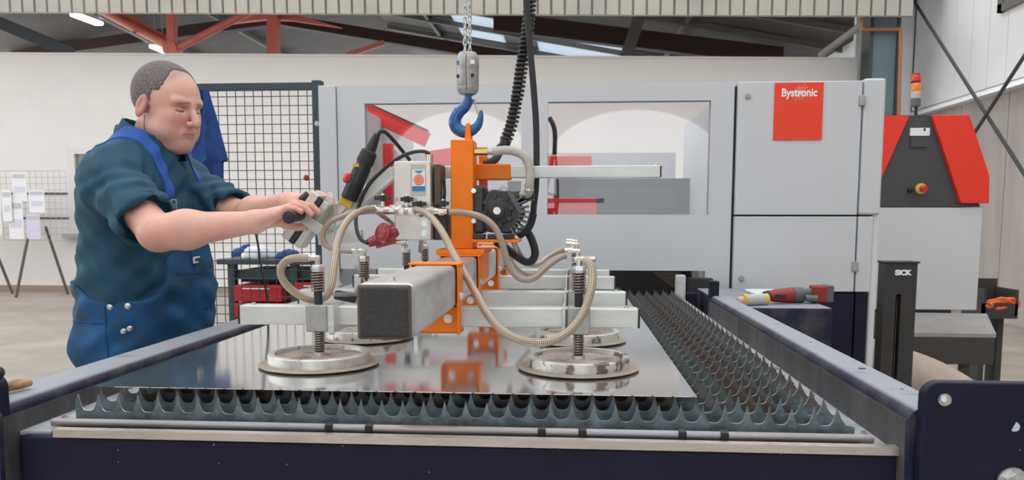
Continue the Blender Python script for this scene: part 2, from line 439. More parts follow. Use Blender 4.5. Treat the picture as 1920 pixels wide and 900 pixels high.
for x in (-10,-8.2,-3.6,2.2):
    MB().prism([(x,12.3,rz(x)-0.02),(x,26,rz(x)-0.02),(x,26,rz(x)-0.12),(x,12.3,rz(x)-0.12)], (0.08,0,0)).build('purlin', 'purlin', ce, smooth=False)
def rafter(name, p0, p1, h, matl, lab, dep=0.25):
    o = MB().prism([p0, p1, p1-Vector((0,0,h)), p0-Vector((0,0,h))], (0,dep,0)).build(name, matl, smooth=False)
    struct(o); label(o, lab); return o
rafter('roof_beam', P(925,22,17), P(1470,88,17), 0.36, 'brown_steel', 'thick dark brown roof beam above the enclosure windows')
rafter('roof_beam', P(515,24,18), P(975,98,18), 0.24, 'brown_steel', 'brown roof beam falling away from the red king post')
rafter('roof_beam', P(20,92,18), P(515,24,18), 0.24, 'brown_steel', 'brown roof beam rising from the far corner to the king post')
rafter('roof_beam', P(-10,28,15.5), P(125,84,15.5), 0.24, 'slate_steel', 'slate grey roof beam in the upper corner')
label(struct(MB().bar(P(1200,28,16.5), P(1172,112,16.5), 0.24, 0.06, (0,1,0)).build('roof_beam', 'purlin', smooth=False)), 'grey slanting roof strut over the enclosure windows')
t = empty('roof_truss', P(322,100,15), 'brick red tubular roof truss with vertical post and two diagonals', 'truss')
b = MB(); b.bar(P(322,8,15), P(323,90,15), 0.15, 0.15, (0,1,0)); b.build('post', 'red_steel', t, bevel=0.01)
MB().cyl(P(165,6,15), P(318,86,15), 0.085).build('diagonal', 'red_steel', t)
MB().cyl(P(490,10,15), P(330,92,15), 0.07).build('diagonal', 'red_steel', t)
MB().bar(P(200,6,15.1), P(322,78,15.1), 0.05, 0.08).build('diagonal', 'red_steel', t)
b = MB(); c = P(322,92,15); b.cyl(c-Vector((0,0.1,0)), c+Vector((0,0.1,0)), 0.14, n=12); b.build('gusset', 'red_steel', t)
struct(t)
t = empty('king_post', P(513,105,17.6), 'salmon red king post under the apex of the brown beams', 'post')
b = MB(); b.bar(P(513,30,17.6), P(513,112,17.6), 0.24, 0.2, (0,1,0)); b.build('post', 'red_steel', t)
b = MB(); b.prism([P(430,44,17.7),P(478,24,17.7),P(545,24,17.7),P(640,52,17.7),P(545,38,17.7),P(500,36,17.7)], (0,0.12,0)); b.build('sunlit_apex', 'red_steel', t, smooth=False)  # sunlit stretch of the brown beams, painted red at their apex
MB().bar(P(650,104,17.6), P(720,80,17.6), 0.1, 0.1).build('brace', 'red_steel', t)
struct(t)
for nm, a, z, lab in (('ceiling_light', (130,22,195,50), 4.62, 'long lit fluorescent tube lamp nearest the corrugated band'), ('ceiling_light', (278,82,318,102), 4.62, 'shorter looking lit tube lamp beside the truss joint')):
    p0 = PZ(a[0]+8, a[1]+5, z); p1 = PZ(a[2]-8, a[3]-5, z)
    r = empty(nm, (p0+p1)/2, lab, 'lamp', 'tube lamps under the roof')
    MB().bar(p0, p1, 0.16, 0.06).build('diffuser', 'tube_light', r, bevel=0.02)
    MB().bar(p0-(p1-p0)*0.06+Vector((0,0,0.055)), p1+(p1-p0)*0.06+Vector((0,0,0.055)), 0.13, 0.05).build('housing', 'grey_light_steel', r)
    for q in (0.2, 0.8):
        pp = p0.lerp(p1, q) + Vector((0,0,0.07)); MB().cyl(pp, Vector((pp.x, pp.y, rz(pp.x)-0.01)), 0.008, n=6).build('hanger', 'grey_light_steel', r)
pd = MB().cyl(PZ(185,30,4.72), PZ(305,92,4.72), 0.03, n=8).build('conduit', 'grey_light_steel'); tag(pd, 'thin grey conduit running between the two tube lamps', 'conduit')
# right-hand wall: concrete panels below, white cladding above
rw = struct(MB().box((5.34,5.5,0), (5.55,34,6.6)).build('wall_right', 'concrete_panel', smooth=False)); label(rw, 'side wall of concrete panels with white metal cladding above')
y = 5.5
while y < 13.2:
    MB().box((5.30,y+0.006,2.93), (5.345,y+0.444,6.6)).build('panel', 'cladding', rw, smooth=False); y += 0.45
MB().box((5.30,13.15,2.93), (5.345,30,6.6)).build('panel', 'cladding', rw, smooth=False)
y = 5.5
while y < 13.5:
    MB().box((5.29,y+0.008,0), (5.345,y+1.19,2.80)).build('panel', 'concrete_panel', rw, smooth=False); y += 1.2
MB().prism([(5.14,5.5,2.80),(5.34,5.5,2.93),(5.34,5.5,2.80)], (0,10,0)).build('flashing', 'cladding', rw, smooth=False)
w2 = MB()
ya, yb, za, zb = 8.9, 10.62, 3.79, 4.7
for a, c in (((5.24,ya,za),(5.34,yb,za+0.1)), ((5.24,ya,zb-0.1),(5.34,yb,zb)), ((5.24,ya,za),(5.34,ya+0.1,zb)), ((5.24,yb-0.1,za),(5.34,yb,zb)), ((5.24,9.7,za),(5.34,9.78,zb))): w2.box(a, c)
w2 = struct(w2.build('window_2', 'purlin')); label(w2, 'dark framed window high in the white cladding')
MB().box((5.27,ya+0.05,za+0.05), (5.29,yb-0.05,zb-0.05)).build('pane', 'window_glass_green', w2)
for a, c, lab in ((PX(1706,-10,5.06), PX(1935,349,5.06), 'long thin diagonal brace rod in front of the cladding'), (PX(1940,75,5.0), PX(1824,254,5.0), 'short diagonal brace rod crossing the longer one')):
    a, c = (a, c + (c-a)*((0.25-c.z)/(c.z-a.z))) if a.z-c.z > 2.0 else (a + (a-c)*((4.6-a.z)/(a.z-c.z)), c + (c-a)*((1.2-c.z)/(c.z-a.z)))
    tag(MB().cyl(a, c, 0.022, n=8).build('brace_rod', 'slate_steel'), lab, 'rod', 'cross bracing on the side wall')
cl = struct(MB().box((4.36,12.3,0), (4.70,12.6,5.0)).build('column', 'column_blue', bevel=0.01)); label(cl, 'blue grey steel column at the end of the white wall')
MB().box((4.31,12.28,0), (4.36,12.62,5.0)).build('flange', 'slate_steel', cl)
MB().box((4.70,12.28,0), (4.74,12.62,5.0)).build('flange', 'slate_steel', cl)
c = MB(); c.tube(spline([P(1616,24,12.2),P(1616,52,12.2),P(1622,55,12.2),P(1680,55,12.2),P(1688,60,12.2),P(1687,120,12.2),P(1681,330,12.2),Vector((P(1681,330,12.2).x,12.2,0.0))], 6), 0.028, 8)
tag(c.build('copper_pipe', 'copper'), 'copper coloured pipe bent around the blue grey column', 'pipe')
c = MB(); c.cyl(P(1538,104,13.4), P(1630,36,12.6), 0.055, n=10)
tag(c.build('drain_pipe', 'fascia_paint'), 'cream drain pipe slanting down beside the column', 'pipe')

# unseen hall round the camera, added for contrast: rear wall with two arched windows, side wall, roof with strips of open rooflights
def arch(x0, x1, zb_, zt_, n=24):
    c_ = (x0+x1)/2; a_ = (x1-x0)/2; h_ = 1.0
    return [(c_-a_*math.cos(math.pi*k/n), zt_-h_+h_*math.sin(math.pi*k/n)) for k in range(n+1)]
rwm = MB(); RY = -8.0
def wall_strip(poly): rwm.prism([(a_, RY, c_) for a_, c_ in poly], (0,-0.3,0))
A1, A2 = (-3.5,-0.75), (-0.45,2.85); ZB, ZC = 1.2, 3.3
wall_strip([(-15,0),(5.5,0),(5.5,ZB),(-15,ZB)]); wall_strip([(-15,ZC),(5.5,ZC),(5.5,6.2),(-15,6.2)])
wall_strip([(-15,ZB),(A1[0],ZB),(A1[0],ZC),(-15,ZC)]); wall_strip([(A1[1],ZB),(A2[0],ZB),(A2[0],ZC),(A1[1],ZC)]); wall_strip([(A2[1],ZB),(5.5,ZB),(5.5,ZC),(A2[1],ZC)])
for x0_, x1_ in (A1, A2):
    pa = arch(x0_, x1_, ZB, ZC)
    for k in range(len(pa)-1): wall_strip([pa[k], pa[k+1], (pa[k+1][0],ZC), (pa[k][0],ZC)])
o = struct(rwm.build('wall_front', 'hall_plaster', smooth=False)); label(o, 'unseen hall wall with two arched window openings, added behind the viewer')
o = struct(MB().box((-15.3,-8,0), (-15,12,2.0)).build('wall_left', 'hall_plaster', smooth=False)); label(o, 'unseen side wall added to enclose the front hall')
MB().box((-15.3,-8,4.4), (-15,12,6.2)).build('upper_band', 'wall_white', o, smooth=False)
o = struct(MB().box((5.34,-8,0), (5.55,5.5,6.2)).build('wall_side', 'concrete_panel', smooth=False)); label(o, 'concrete side wall of the front hall')
rf = None; x = -15.0
while x < 5.0:
    b = MB().box((x,-8,6.2), (min(x+1.15,5.5),12.05,6.35))
    if rf is None: rf = struct(b.build('ceiling_front', 'fascia_paint', smooth=False)); label(rf, 'unseen roof strips added over the front hall with gaps for daylight')
    else: b.build('roof_strip', 'fascia_paint', rf, smooth=False)
    x += 2.3
o = struct(MB().box((4.42,13.2,0), (5.34,13.3,6.2)).build('wall_return', 'cladding', smooth=False)); label(o, 'narrow white cladding between the column and the side wall')

# ------------------------------------------------------------------ notice stands against the white wall
def notice_stand(X, lab, papers, legs):
    r = empty('notice_stand', (X, 12.3, 0), lab, 'display stand', 'notice stands by the white wall')
    for (xa, xb, yb_) in legs: MB().cyl((xa,12.25 if yb_ else 12.45,1.12), (xb,12.0 if yb_ else 12.6,0.0), 0.022, n=8).build('leg', 'stand_steel', r)
    for z in (1.64,1.25): MB().cyl((X-0.55,12.3,z), (X+0.55,12.3,z), 0.02, n=8).build('cross_rail', 'stand_steel', r)
    g = MB()
    for k in range(12): g.cyl((X-0.55+k*0.1,12.28,0.9), (X-0.55+k*0.1,12.28,2.0), 0.004, n=4)
    for k in range(12): g.cyl((X-0.55,12.28,0.9+k*0.1), (X+0.55,12.28,0.9+k*0.1), 0.004, n=4)
    g.build('wire_grid', 'grey_light_steel', r)['kind'] = 'stuff'
    for k, (x, z, w_, h_, m_) in enumerate(papers):
        s = MB().box((x,12.22-0.01*k,z), (x+w_,12.225-0.01*k,z+h_)).build('paper_pocket', m_, r)
        MB().box((x+0.02,12.216-0.01*k,z+h_*0.78), (x+w_-0.02,12.219-0.01*k,z+h_*0.92)).build('print', 'print_grey', s)
        MB().box((x+0.03,12.216-0.01*k,z+h_*0.3), (x+w_-0.03,12.219-0.01*k,z+h_*0.5)).build('print', 'paper_lilac', s)
notice_stand(-8.55, 'wire notice stand with paper sheets on splayed legs beside the window',
             [(-8.86,1.52,0.24,0.46,'paper'), (-8.95,0.92,0.25,0.62,'paper'), (-8.58,1.34,0.26,0.36,'paper'), (-8.64,0.92,0.23,0.40,'paper_lilac'), (-9.02,1.2,0.16,0.5,'paper')],
             [(-8.62,-8.75,1), (-8.5,-8.28,0)])
notice_stand(-9.72, 'second wire notice stand cut by the edge of the picture',
             [(-9.32,0.98,0.25,0.36,'paper'), (-9.30,1.36,0.25,0.34,'paper'), (-9.66,1.15,0.26,0.6,'paper'), (-9.98,1.3,0.24,0.5,'paper')],
             [(-9.52,-9.24,0), (-9.8,-10.0,1)])

# ------------------------------------------------------------------ laser enclosure
MY = 3.6
mc = empty('laser_cutting_machine', (0.1, MY, 0), 'pale grey laser cutting enclosure with two wide windows and a red corner badge', 'machine')
zt = 1.858; z0 = 1.035
b = MB()
wa0, wa1, wb0, wb1, wz0, wz1 = -0.927, -0.222, -0.105, 0.605, 1.284, 1.778
X0, X1 = -1.052, 0.704
b.box((X0,MY,wz1), (X1,MY+0.05,zt)); b.box((X0,MY,z0), (X1,MY+0.05,wz0))
b.box((X0,MY,wz0), (wa0,MY+0.05,wz1)); b.box((wa1,MY,wz0), (wb0,MY+0.05,wz1)); b.box((wb1,MY,wz0), (X1,MY+0.05,wz1))
b.build('front_panel', 'machine_grey', mc, smooth=False)
MB().box((0.597,MY,0.948), (X1,MY+0.05,z0)).build('lower_lug', 'machine_grey', mc, smooth=False)
MB().box((-1.135,MY-0.01,0), (-1.0555,MY+0.06,zt)).build('corner_strip', 'machine_grey', mc, bevel=0.004)
for (a, c) in ((wa0,wa1),(wb0,wb1)):
    MB().box((a-0.005,MY+0.02,wz0-0.005), (c+0.005,MY+0.026,wz1+0.005)).build('window_pane', 'pane_glass', mc, smooth=False)
# door block with the badge
dx0, dx1, dx2 = 0.716, 1.236, 1.335
MB().box((dx0,MY-0.02,1.283), (dx1,MY+0.05,zt-0.006)).build('door', 'machine_grey', mc, bevel=0.004)
dl = MB().box((dx0,MY-0.02,0.948), (dx1,MY+0.05,1.276)).build('door', 'machine_grey', mc, bevel=0.004)
MB().box((dx1+0.006,MY-0.02,1.283), (dx2,MY+0.05,zt+0.004)).build('side_panel', 'machine_grey', mc, bevel=0.012)
MB().box((dx1+0.006,MY-0.02,0.948), (dx2-0.03,MY+0.05,1.276)).build('side_panel', 'machine_grey', mc, bevel=0.004)
MB().box((dx2-0.028,MY+0.0,0.2), (dx2+0.005,MY+1.6,zt)).build('edge_panel', 'machine_edge', mc, bevel=0.01)
MB().box((dx0-0.014,MY+0.012,0.2), (dx2-0.02,MY+1.5,zt-0.02)).build('body', 'gap_dark', mc, smooth=False)
MB().box((dx0-0.02,MY+0.052,0.9), (dx0-0.0145,MY+1.5,zt-0.02)).build('side_lining', 'machine_grey', mc, smooth=False)
MB().box((dx0,MY-0.025,0.0), (dx1,MY+0.02,0.942)).build('base_panel', 'navy', mc, smooth=False)
MB().box((dx1+0.008,MY-0.025,0.0), (dx2-0.045,MY+0.02,0.942)).build('base_panel', 'navy', mc, smooth=False)
bd = MB().box((0.868,MY-0.026,1.604), (1.072,MY-0.0205,1.845)).build('badge', 'logo_red', mc, smooth=False)
text('lettering', 'Bystronic', (0.971,MY-0.027,1.802), 0.047, 'lettering_white', bd, bold=0.0009, sx=0.84)
b = MB()
for k in range(9):
    a = k*math.pi/9; d = Vector((math.cos(a),0,math.sin(a))); c = Vector((0.975,MY-0.027,1.802))
    b.bar(c-d*(0.030 if k not in (1,2,3) else 0.042), c+d*(0.030 if k not in (1,2,3) else 0.042), 0.0008, 0.0008, (0,1,0))
b.build('starburst', 'lettering_white', bd)
for x, z in ((0.757,1.79),(0.752,1.004)):
    q = bolt(mc, (x,MY-0.02,z), (0,-1,0), 0.009, 0.012, 'lock', 'block_grey')
for z in (1.768,1.06): MB().box((dx1-0.014,MY-0.034,z-0.022), (dx1+0.012,MY-0.018,z+0.022)).build('hinge', 'block_grey', mc, bevel=0.003)
# inside the cutting chamber
MB().box((-1.1,MY+1.9,0.6), (0.7,MY+1.95,1.705)).build('rear_panel', 'interior_grey', mc, smooth=False)
MB().box((-0.1,MY+1.2,0.9), (0.70,MY+1.26,1.50)).build('bridge', 'interior_dark', mc, smooth=False)
MB().box((-0.02,MY+1.18,1.30), (0.6,MY+1.2,1.44)).build('bellows', 'slate_steel', mc, smooth=False)
b = MB(); b.box((-0.2,MY+0.35,1.51), (0.10,MY+0.6,1.57)); b.build('red_carriage', 'interior_red', mc, bevel=0.006)
b = MB(); b.box((-0.2,MY+0.35,1.28), (0.125,MY+0.6,1.365)); b.build('red_carriage', 'interior_red', mc, bevel=0.006)
MB().box((-0.06,MY+0.4,1.36), (0.04,MY+0.55,1.52)).build('carriage_web', 'interior_dark', mc)
MB().tube(spline([P(1030,220,4.1),P(1040,245,4.1),P(1040,290,4.1)], 6), 0.012, 8).build('chamber_cable', 'black_plastic', mc)
MB().bar(P(660,196,4.6), P(800,262,4.6), 0.07, 0.085).build('red_beam', 'interior_red', mc)
MB().bar(P(660,184,4.6), P(800,248,4.6), 0.07, 0.03).build('beam_cap', 'interior_dark', mc)
MB().bar(P(728,270,4.4), P(728,420,4.4), 0.05, 0.05, (0,1,0)).build('red_upright', 'interior_red', mc)
MB().bar(P(800,300,4.6), P(880,288,4.6), 0.06, 0.09).build('red_beam', 'interior_red', mc)
MB().box((-0.40,MY+1.5,1.0), (-0.15,MY+1.56,1.50)).build('bridge', 'interior_dark', mc, smooth=False)
MB().box((-1.13,MY+0.05,0), (-1.08,MY+1.9,1.83)).build('side_wall', 'machine_grey', mc, smooth=False)
# opening below the front panel
MB().box((-1.1,MY+1.0,0.0), (0.72,MY+1.05,1.06)).build('chamber_wall', 'gap_dark', mc, smooth=False)
MB().box((-1.08,MY+0.3,0.0), (0.7,MY+0.98,0.82)).build('chamber_bed', 'interior_dark', mc, smooth=False)
MB().prism([P(1225,512,4.4),P(1283,512,4.4),P(1283,528,4.4),P(1262,540,4.4)], (0,0.02,0)).build('brown_guard', 'rim_brown', mc, smooth=False)
MB().bar(P(1284,505,3.72), P(1284,560,3.72), 0.035, 0.05, (0,1,0)).build('guide_post', 'navy', mc)
MB().bar(P(1303,505,3.70), P(1303,548,3.70), 0.03, 0.03, (0,1,0)).build('guide_post', 'grey_light_steel', mc)
MB().box((0.52,MY-0.08,0.5), (0.62,MY-0.001,1.005)).build('door_stop', 'gap_dark', mc)
# ------------------------------------------------------------------ wire mesh gate beside the enclosure
GY = 3.7
gt = empty('mesh_gate', (-1.4, GY, 0), 'dark teal framed wire mesh safety gate behind the worker', 'gate')
gx0, gx1, gz0, gz1 = -1.80, -1.192, 0.06, 1.888
fr = 0.044
MB().box((gx0,GY-0.02,gz1-0.032), (gx1,GY+0.02,gz1)).build('frame_rail', 'gate_teal', gt, bevel=0.003)
MB().box((gx0,GY-0.02,gz0), (gx1,GY+0.02,gz0+0.04)).build('frame_rail', 'gate_teal', gt, bevel=0.003)
MB().box((gx1,GY-0.025,0), (gx1+fr,GY+0.025,gz1+0.008)).build('frame_post', 'gate_teal', gt, bevel=0.003)
MB().box((gx0-fr,GY-0.025,0), (gx0,GY+0.025,gz1+0.008)).build('frame_post', 'gate_teal', gt, bevel=0.003)
g = MB(); st = 0.0425
x = gx1 - 0.03
while x > gx0: g.cyl((x,GY,gz0), (x,GY,gz1-0.01), 0.0021, n=5); x -= st
z = gz1 - 0.06
while z > gz0: g.cyl((gx0,GY-0.003,z), (gx1,GY-0.003,z), 0.0021, n=5); z -= st
g.build('wire_mesh', 'wire_dark', gt)['kind'] = 'stuff'
b = MB(); b.lathe((gx1-0.03,GY-0.01,1.452), [(0.004,0),(0.004,0.012),(0.012,0.016),(0.014,0.028),(0.008,0.034)], 14, (0,-1,0)); b.build('latch_knob', 'plug_red', gt)
bolt(gt, (gx1+0.022,GY-0.025,1.70), (0,-1,0), 0.008, 0.006)

# blue work jacket on the gate
def lumps(poly_l, poly_r, Y, th, mt, name, seed):
    rnd = random.Random(seed); n = len(poly_l); k = 12; vsx = []
    for i in range(n):
        for side in (0,1):
            for j in range(k+1):
                t_ = j/k; p = poly_l[i].lerp(poly_r[i], t_)
                d = th*math.sin(math.pi*t_)*(1 if side == 0 else 0.3)
                wob = 0.012*math.sin(t_*15+i*0.7+seed)+0.008*math.sin(t_*31+i*1.9)
                vsx.append(Vector((p.x, Y + (-d - wob*math.sin(math.pi*t_) if side == 0 else d), p.z)))
    m_ = MB(); fsx = []; w_ = 2*(k+1)
    for i in range(n-1):
        for j in range(k):
            a = i*w_+j; fsx.append((a, a+w_, a+w_+1, a+1))
            a = i*w_+k+1+j; fsx.append((a, a+1, a+w_+1, a+w_))
        fsx.append((i*w_, i*w_+k+1, (i+1)*w_+k+1, (i+1)*w_)); fsx.append((i*w_+k, (i+1)*w_+k, (i+1)*w_+2*k+1, i*w_+2*k+1))
    fsx.append(tuple(range(k+1)) + tuple(range(2*k+1, k, -1))); b_ = (n-1)*w_
    fsx.append(tuple(b_+j for j in range(k,-1,-1)) + tuple(b_+k+1+j for j in range(k+1)))
    m_.add(vsx, fsx); return m_
L_ = [P(x, y, 3.62) for x, y in ((374,172),(366,190),(358,215),(352,245),(350,275),(350,300),(350,318),(352,332))]
R_ = [P(x, y, 3.62) for x, y in ((388,168),(394,190),(402,215),(410,245),(418,275),(425,300),(416,304),(416,338))]
jk = lumps(L_, R_, 3.64, 0.045, 'cloth_navy', 'work_jacket', 2).build('work_jacket', 'cloth_navy')
tag(jk, 'crumpled royal blue work jacket hanging on the mesh gate', 'jacket')

# workbench with red drawers behind the gate
wbn = empty('workbench', (-1.45, 4.5, 0), 'dark steel workbench with red drawers seen through the mesh gate', 'workbench')
BY = 4.4
a = P(405,486,BY); c = P(640,486,BY)
MB().box((a.x,BY,a.z-0.03), (c.x,BY+0.6,a.z)).build('worktop', 'bench_teal', wbn, bevel=0.004)
for px_ in (430,548,632): p = P(px_,500,BY); MB().box((p.x-0.02,BY+0.02,0), (p.x+0.02,BY+0.07,a.z-0.03)).build('leg', 'bench_teal', wbn)
for i_, (pa, pb_) in enumerate((((438,535),(528,566)), ((552,530),(628,562)))):
    q0 = P(*pa, BY); q1 = P(*pb_, BY)
    dr = MB().box((q0.x,BY+0.0,q1.z), (q1.x,BY+0.5,q0.z)).build('drawer', 'drawer_red', wbn, bevel=0.004)
    MB().box((q0.x,BY,q1.z-0.09), (q1.x,BY+0.5,q1.z-0.01)).build('drawer', 'drawer_red', wbn, bevel=0.004)
    MB().cyl((q0.x+0.06,BY-0.02,(q0.z+q1.z)/2+0.03), (q1.x-0.06,BY-0.02,(q0.z+q1.z)/2+0.03), 0.006, n=8).build('handle', 'zinc', dr)
q0 = P(436,508,BY); q1 = P(630,525,BY); MB().box((q0.x,BY+0.05,q1.z), (q1.x,BY+0.5,q0.z)).build('shelf', 'bench_teal', wbn)
q0 = P(438,520,BY); q1 = P(540,532,BY); MB().box((q0.x,BY+0.1,q1.z), (q1.x,BY+0.5,q0.z)).build('lower_shelf', 'interior_dark', wbn)
def blob(name, px0, px1, py0, py1, Y, dep, mtl, seed, lab, cat):
    p0 = P(px0, py1, Y); p1 = P(px1, py0, Y); rnd = random.Random(seed)
    bm = bmesh.new(); bmesh.ops.create_uvsphere(bm, u_segments=28, v_segments=14, radius=1)
    ph = [rnd.uniform(0,6) for _ in range(6)]
    for v in bm.verts:
        q = v.co.copy(); s = 1+0.13*math.sin(3*q.x+ph[0])*math.sin(4*q.y+ph[1])+0.10*math.sin(7*q.x+ph[2]+3*q.z)+0.05*math.sin(13*q.y+ph[3])
        q *= s; q.z = max(q.z, -0.25)
        v.co = Vector(((p0.x+p1.x)/2+q.x*(p1.x-p0.x)/2, Y+dep/2+q.y*dep/2, p0.z+(q.z+0.25)/1.35*(p1.z-p0.z)))
    me = bpy.data.meshes.new(name); bm.to_mesh(me); bm.free(); me.shade_smooth()
    return tag(link_mesh(name, me, mtl), lab, cat)
zb = a.z
blob('cloth_bundle', 440,500,461,486, BY+0.02, 0.22, 'cloth_white', 3, 'white crumpled cloth bundle on the workbench', 'cloth')
blob('cloth_bundle', 428,468,460,486, BY+0.34, 0.2, 'cloth_navy', 5, 'blue cloth lying behind the white bundle on the workbench', 'cloth')
blob('cloth_bundle', 512,546,468,486, BY+0.05, 0.22, 'cloth_navy', 8, 'blue cloth heap beside the white bundle on the workbench', 'cloth')
blob('cloth_bundle', 556,590,474,486, BY+0.12, 0.2, 'cloth_white', 9, 'small pale cloth at the far end of the workbench', 'cloth')

# ------------------------------------------------------------------ operator cabinet beyond the enclosure
CY = 5.2
cb_ = empty('operator_cabinet', P(1750,590,CY+0.4), 'grey and black operator cabinet with red slanted side panels', 'cabinet')
q = lambda x, y, Y=CY: P(x, y, Y)
lo_ = q(1638,580); hi_ = q(1843,389)
MB().box((lo_.x,CY,lo_.z), (hi_.x,CY+0.7,hi_.z)).build('lower_door', 'cabinet_grey', cb_, bevel=0.006)
MB().prism([q(1652,388),q(1838,388),q(1760,216),q(1652,216)], (0,0.6,0)).build('black_panel', 'cabinet_black', cb_, smooth=False)
MB().prism([q(1650,340,CY-0.02),q(1650,217,CY-0.02),q(1705,217,CY-0.02)], (0,0.5,0)).build('red_panel', 'cabinet_red', cb_, smooth=False)
MB().prism([q(1748,216,CY-0.03),q(1818,215,CY-0.03),q(1856,330,CY-0.03),q(1855,381,CY-0.03),q(1802,381,CY-0.03)], (0,0.62,0)).build('red_panel', 'cabinet_red', cb_, bevel=0.004, smooth=False)
s_ = MB().box((q(1705,255).x,CY-0.012,q(1705,255).z), (q(1742,240).x,CY,q(1742,240).z)).build('name_plate', 'sticker_white', cb_)
MB().box((q(1730,246).x,CY-0.014,q(1730,246).z), (q(1734,241).x,CY-0.011,q(1734,241).z)).build('mark', 'gap_dark', s_)
MB().box((q(1706,276).x,CY-0.012,q(1706,276).z), (q(1738,257).x,CY,q(1738,257).z)).build('type_plate', 'slate_steel', cb_)
b = MB(); c = q(1726,354); b.lathe(c, [(0.034,0),(0.034,0.012),(0.030,0.014)], 20, (0,-1,0)); es = b.build('stop_collar', 'can_yellow', cb_)
b = MB(); b.lathe(c+Vector((0,-0.014,0)), [(0.012,0),(0.012,0.02),(0.022,0.024),(0.022,0.04),(0.014,0.046)], 18, (0,-1,0)); b.build('stop_button', 'button_red', es)
b = MB(); c = q(1706,356); b.lathe(c, [(0.018,0),(0.018,0.02),(0.008,0.03),(0.008,0.06)], 14, (0,-1,0)); b.build('key_switch', 'gap_dark', cb_)
MB().box((hi_.x,CY+0.05,q(1843,440).z), (hi_.x+0.015,CY+0.1,q(1843,428).z)).build('hinge', 'gap_dark', cb_)
MB().box((lo_.x+0.12,CY+0.12,0), (hi_.x-0.1,CY+0.62,lo_.z)).build('plinth', 'chute_dark', cb_)
# signal lamp
sx = q(1717,215,CY+0.3); k_ = 5.5/1500
sl = empty('signal_lamp', sx, 'stacked red and orange signal lamp on the operator cabinet', 'lamp')
def stk(a, b_, r, m_, nm): MB().lathe(P(1717,b_,CY+0.3), [(r*0.94,0),(r,0.006),(r,P(1717,a,CY+0.3).z-P(1717,b_,CY+0.3).z-0.006),(r*0.94,P(1717,a,CY+0.3).z-P(1717,b_,CY+0.3).z)], 20).build(nm, m_, sl)
stk(200,216,0.010,'gap_dark','stem'); stk(185,200,0.028,'tool_grey','base'); stk(171,185,0.03,'sticker_grey','collar'); stk(156,171,0.031,'lamp_orange','orange_lens'); stk(153,156,0.032,'gap_dark','ring'); stk(141,153,0.031,'lamp_red','red_lens'); stk(138,141,0.028,'plug_red','cap')
# ------------------------------------------------------------------ light curtain post, chute, duct, cable box
py_ = 2.6
lp = empty('light_curtain_post', (1.03, py_+0.06, 0), 'black light curtain post with white lettering and a narrow sensor slot', 'post')
b = MB(); b.box((0.991,py_,0), (1.028,py_+0.056,1.128)); b.box((1.044,py_,0), (1.09,py_+0.056,1.128)); b.box((1.028,py_,1.03), (1.044,py_+0.056,1.128)); b.box((1.028,py_+0.03,0), (1.044,py_+0.056,1.03)); b.build('housing', 'post_black', lp, smooth=False)
MB().box((0.988,py_-0.006,1.128), (1.096,py_+0.062,1.134)).build('cap', 'post_black', lp, bevel=0.002)
MB().box((1.039,py_+0.02,0.02), (1.042,py_+0.031,1.02)).build('sensor_strip', 'rim_brown', lp)
MB().box((0.93,py_-0.04,0), (1.13,py_+0.16,0.012)).build('foot_plate', 'post_black', lp)
text('lettering', 'SICK', (1.046,py_-0.001,1.098), 0.022, 'lettering_white', lp, bold=0.0012, sx=1.05)
ch = empty('steel_chute', (2.25, 4.6, 0), 'dark steel box with sloping bright lid under the operator cabinet', 'box')
a0, a1, b0, b1 = P(1700,586,4.75), P(1850,588,4.75), P(1700,624,4.3), P(1868,626,4.3)
MB().add([a0,a1,b1,b0,a0-Vector((0,0,0.02)),a1-Vector((0,0,0.02)),b1-Vector((0,0,0.02)),b0-Vector((0,0,0.02))],[(0,3,2,1),(4,5,6,7),(3,7,6,2),(1,2,6,5),(0,4,7,3),(0,1,5,4)]).build('lid', 'chute_top', ch, smooth=False)
c1 = P(1865,684,4.3)
MB().box((b0.x,4.3,c1.z), (b1.x-0.006,4.75,b0.z-0.02)).build('body', 'chute_dark', ch, smooth=False)
for x in (b0.x+0.05, b1.x-0.15):
    for y in (4.35, 4.7): MB().box((x,y-0.02,0), (x+0.04,y+0.02,c1.z)).build('leg', 'chute_dark', ch)
b = MB(); b.tube(spline([(1.395,4.23,0.56),(1.5,4.17,0.55),(1.62,4.1,0.52),(1.78,3.98,0.46),(1.95,3.85,0.34),(2.15,3.7,0.2),(2.5,3.5,0.13)], 8), 0.115, 18)
tag(b.build('flexible_duct', 'duct_beige'), 'thick beige flexible duct curving down behind the black post', 'duct')
kb = empty('cable_box', P(1880,600,6.0), 'open black tool tray with a tangle of orange cable against the concrete wall', 'box')
q0 = P(1842,592,6.0); q1 = P(1912,528,6.0)
b = MB(); b.box((q0.x,6.0,q0.z), (q1.x,6.02,q0.z+0.09)); b.box((q0.x,6.3,q0.z), (q1.x,6.32,q1.z)); b.box((q0.x,6.0,q0.z), (q0.x+0.02,6.3,q1.z-0.06)); b.box((q1.x-0.02,6.0,q0.z), (q1.x,6.3,q1.z-0.06)); b.box((q0.x,6.0,q0.z-0.02), (q1.x,6.32,q0.z)); b.build('tray', 'chute_dark', kb, smooth=False)
b = MB(); b.box((q0.x+0.04,6.1,0), (q0.x+0.08,6.25,q0.z-0.02)); b.build('leg', 'chute_dark', kb)
b = MB(); b.box((q1.x-0.08,6.1,0), (q1.x-0.04,6.25,q0.z-0.02)); b.build('leg', 'chute_dark', kb)
rnd = random.Random(4); cc = P(1885,572,5.98)
b = MB(); b.tube(spline([cc+Vector((0.1*math.cos(k*1.7)+rnd.uniform(-.03,.03), 0.05+0.03*math.sin(k*2.3), 0.035*math.sin(k*1.7)+rnd.uniform(-.02,.02))) for k in range(22)], 5), 0.012, 6); b.build('cable_tangle', 'orange_cable', kb)
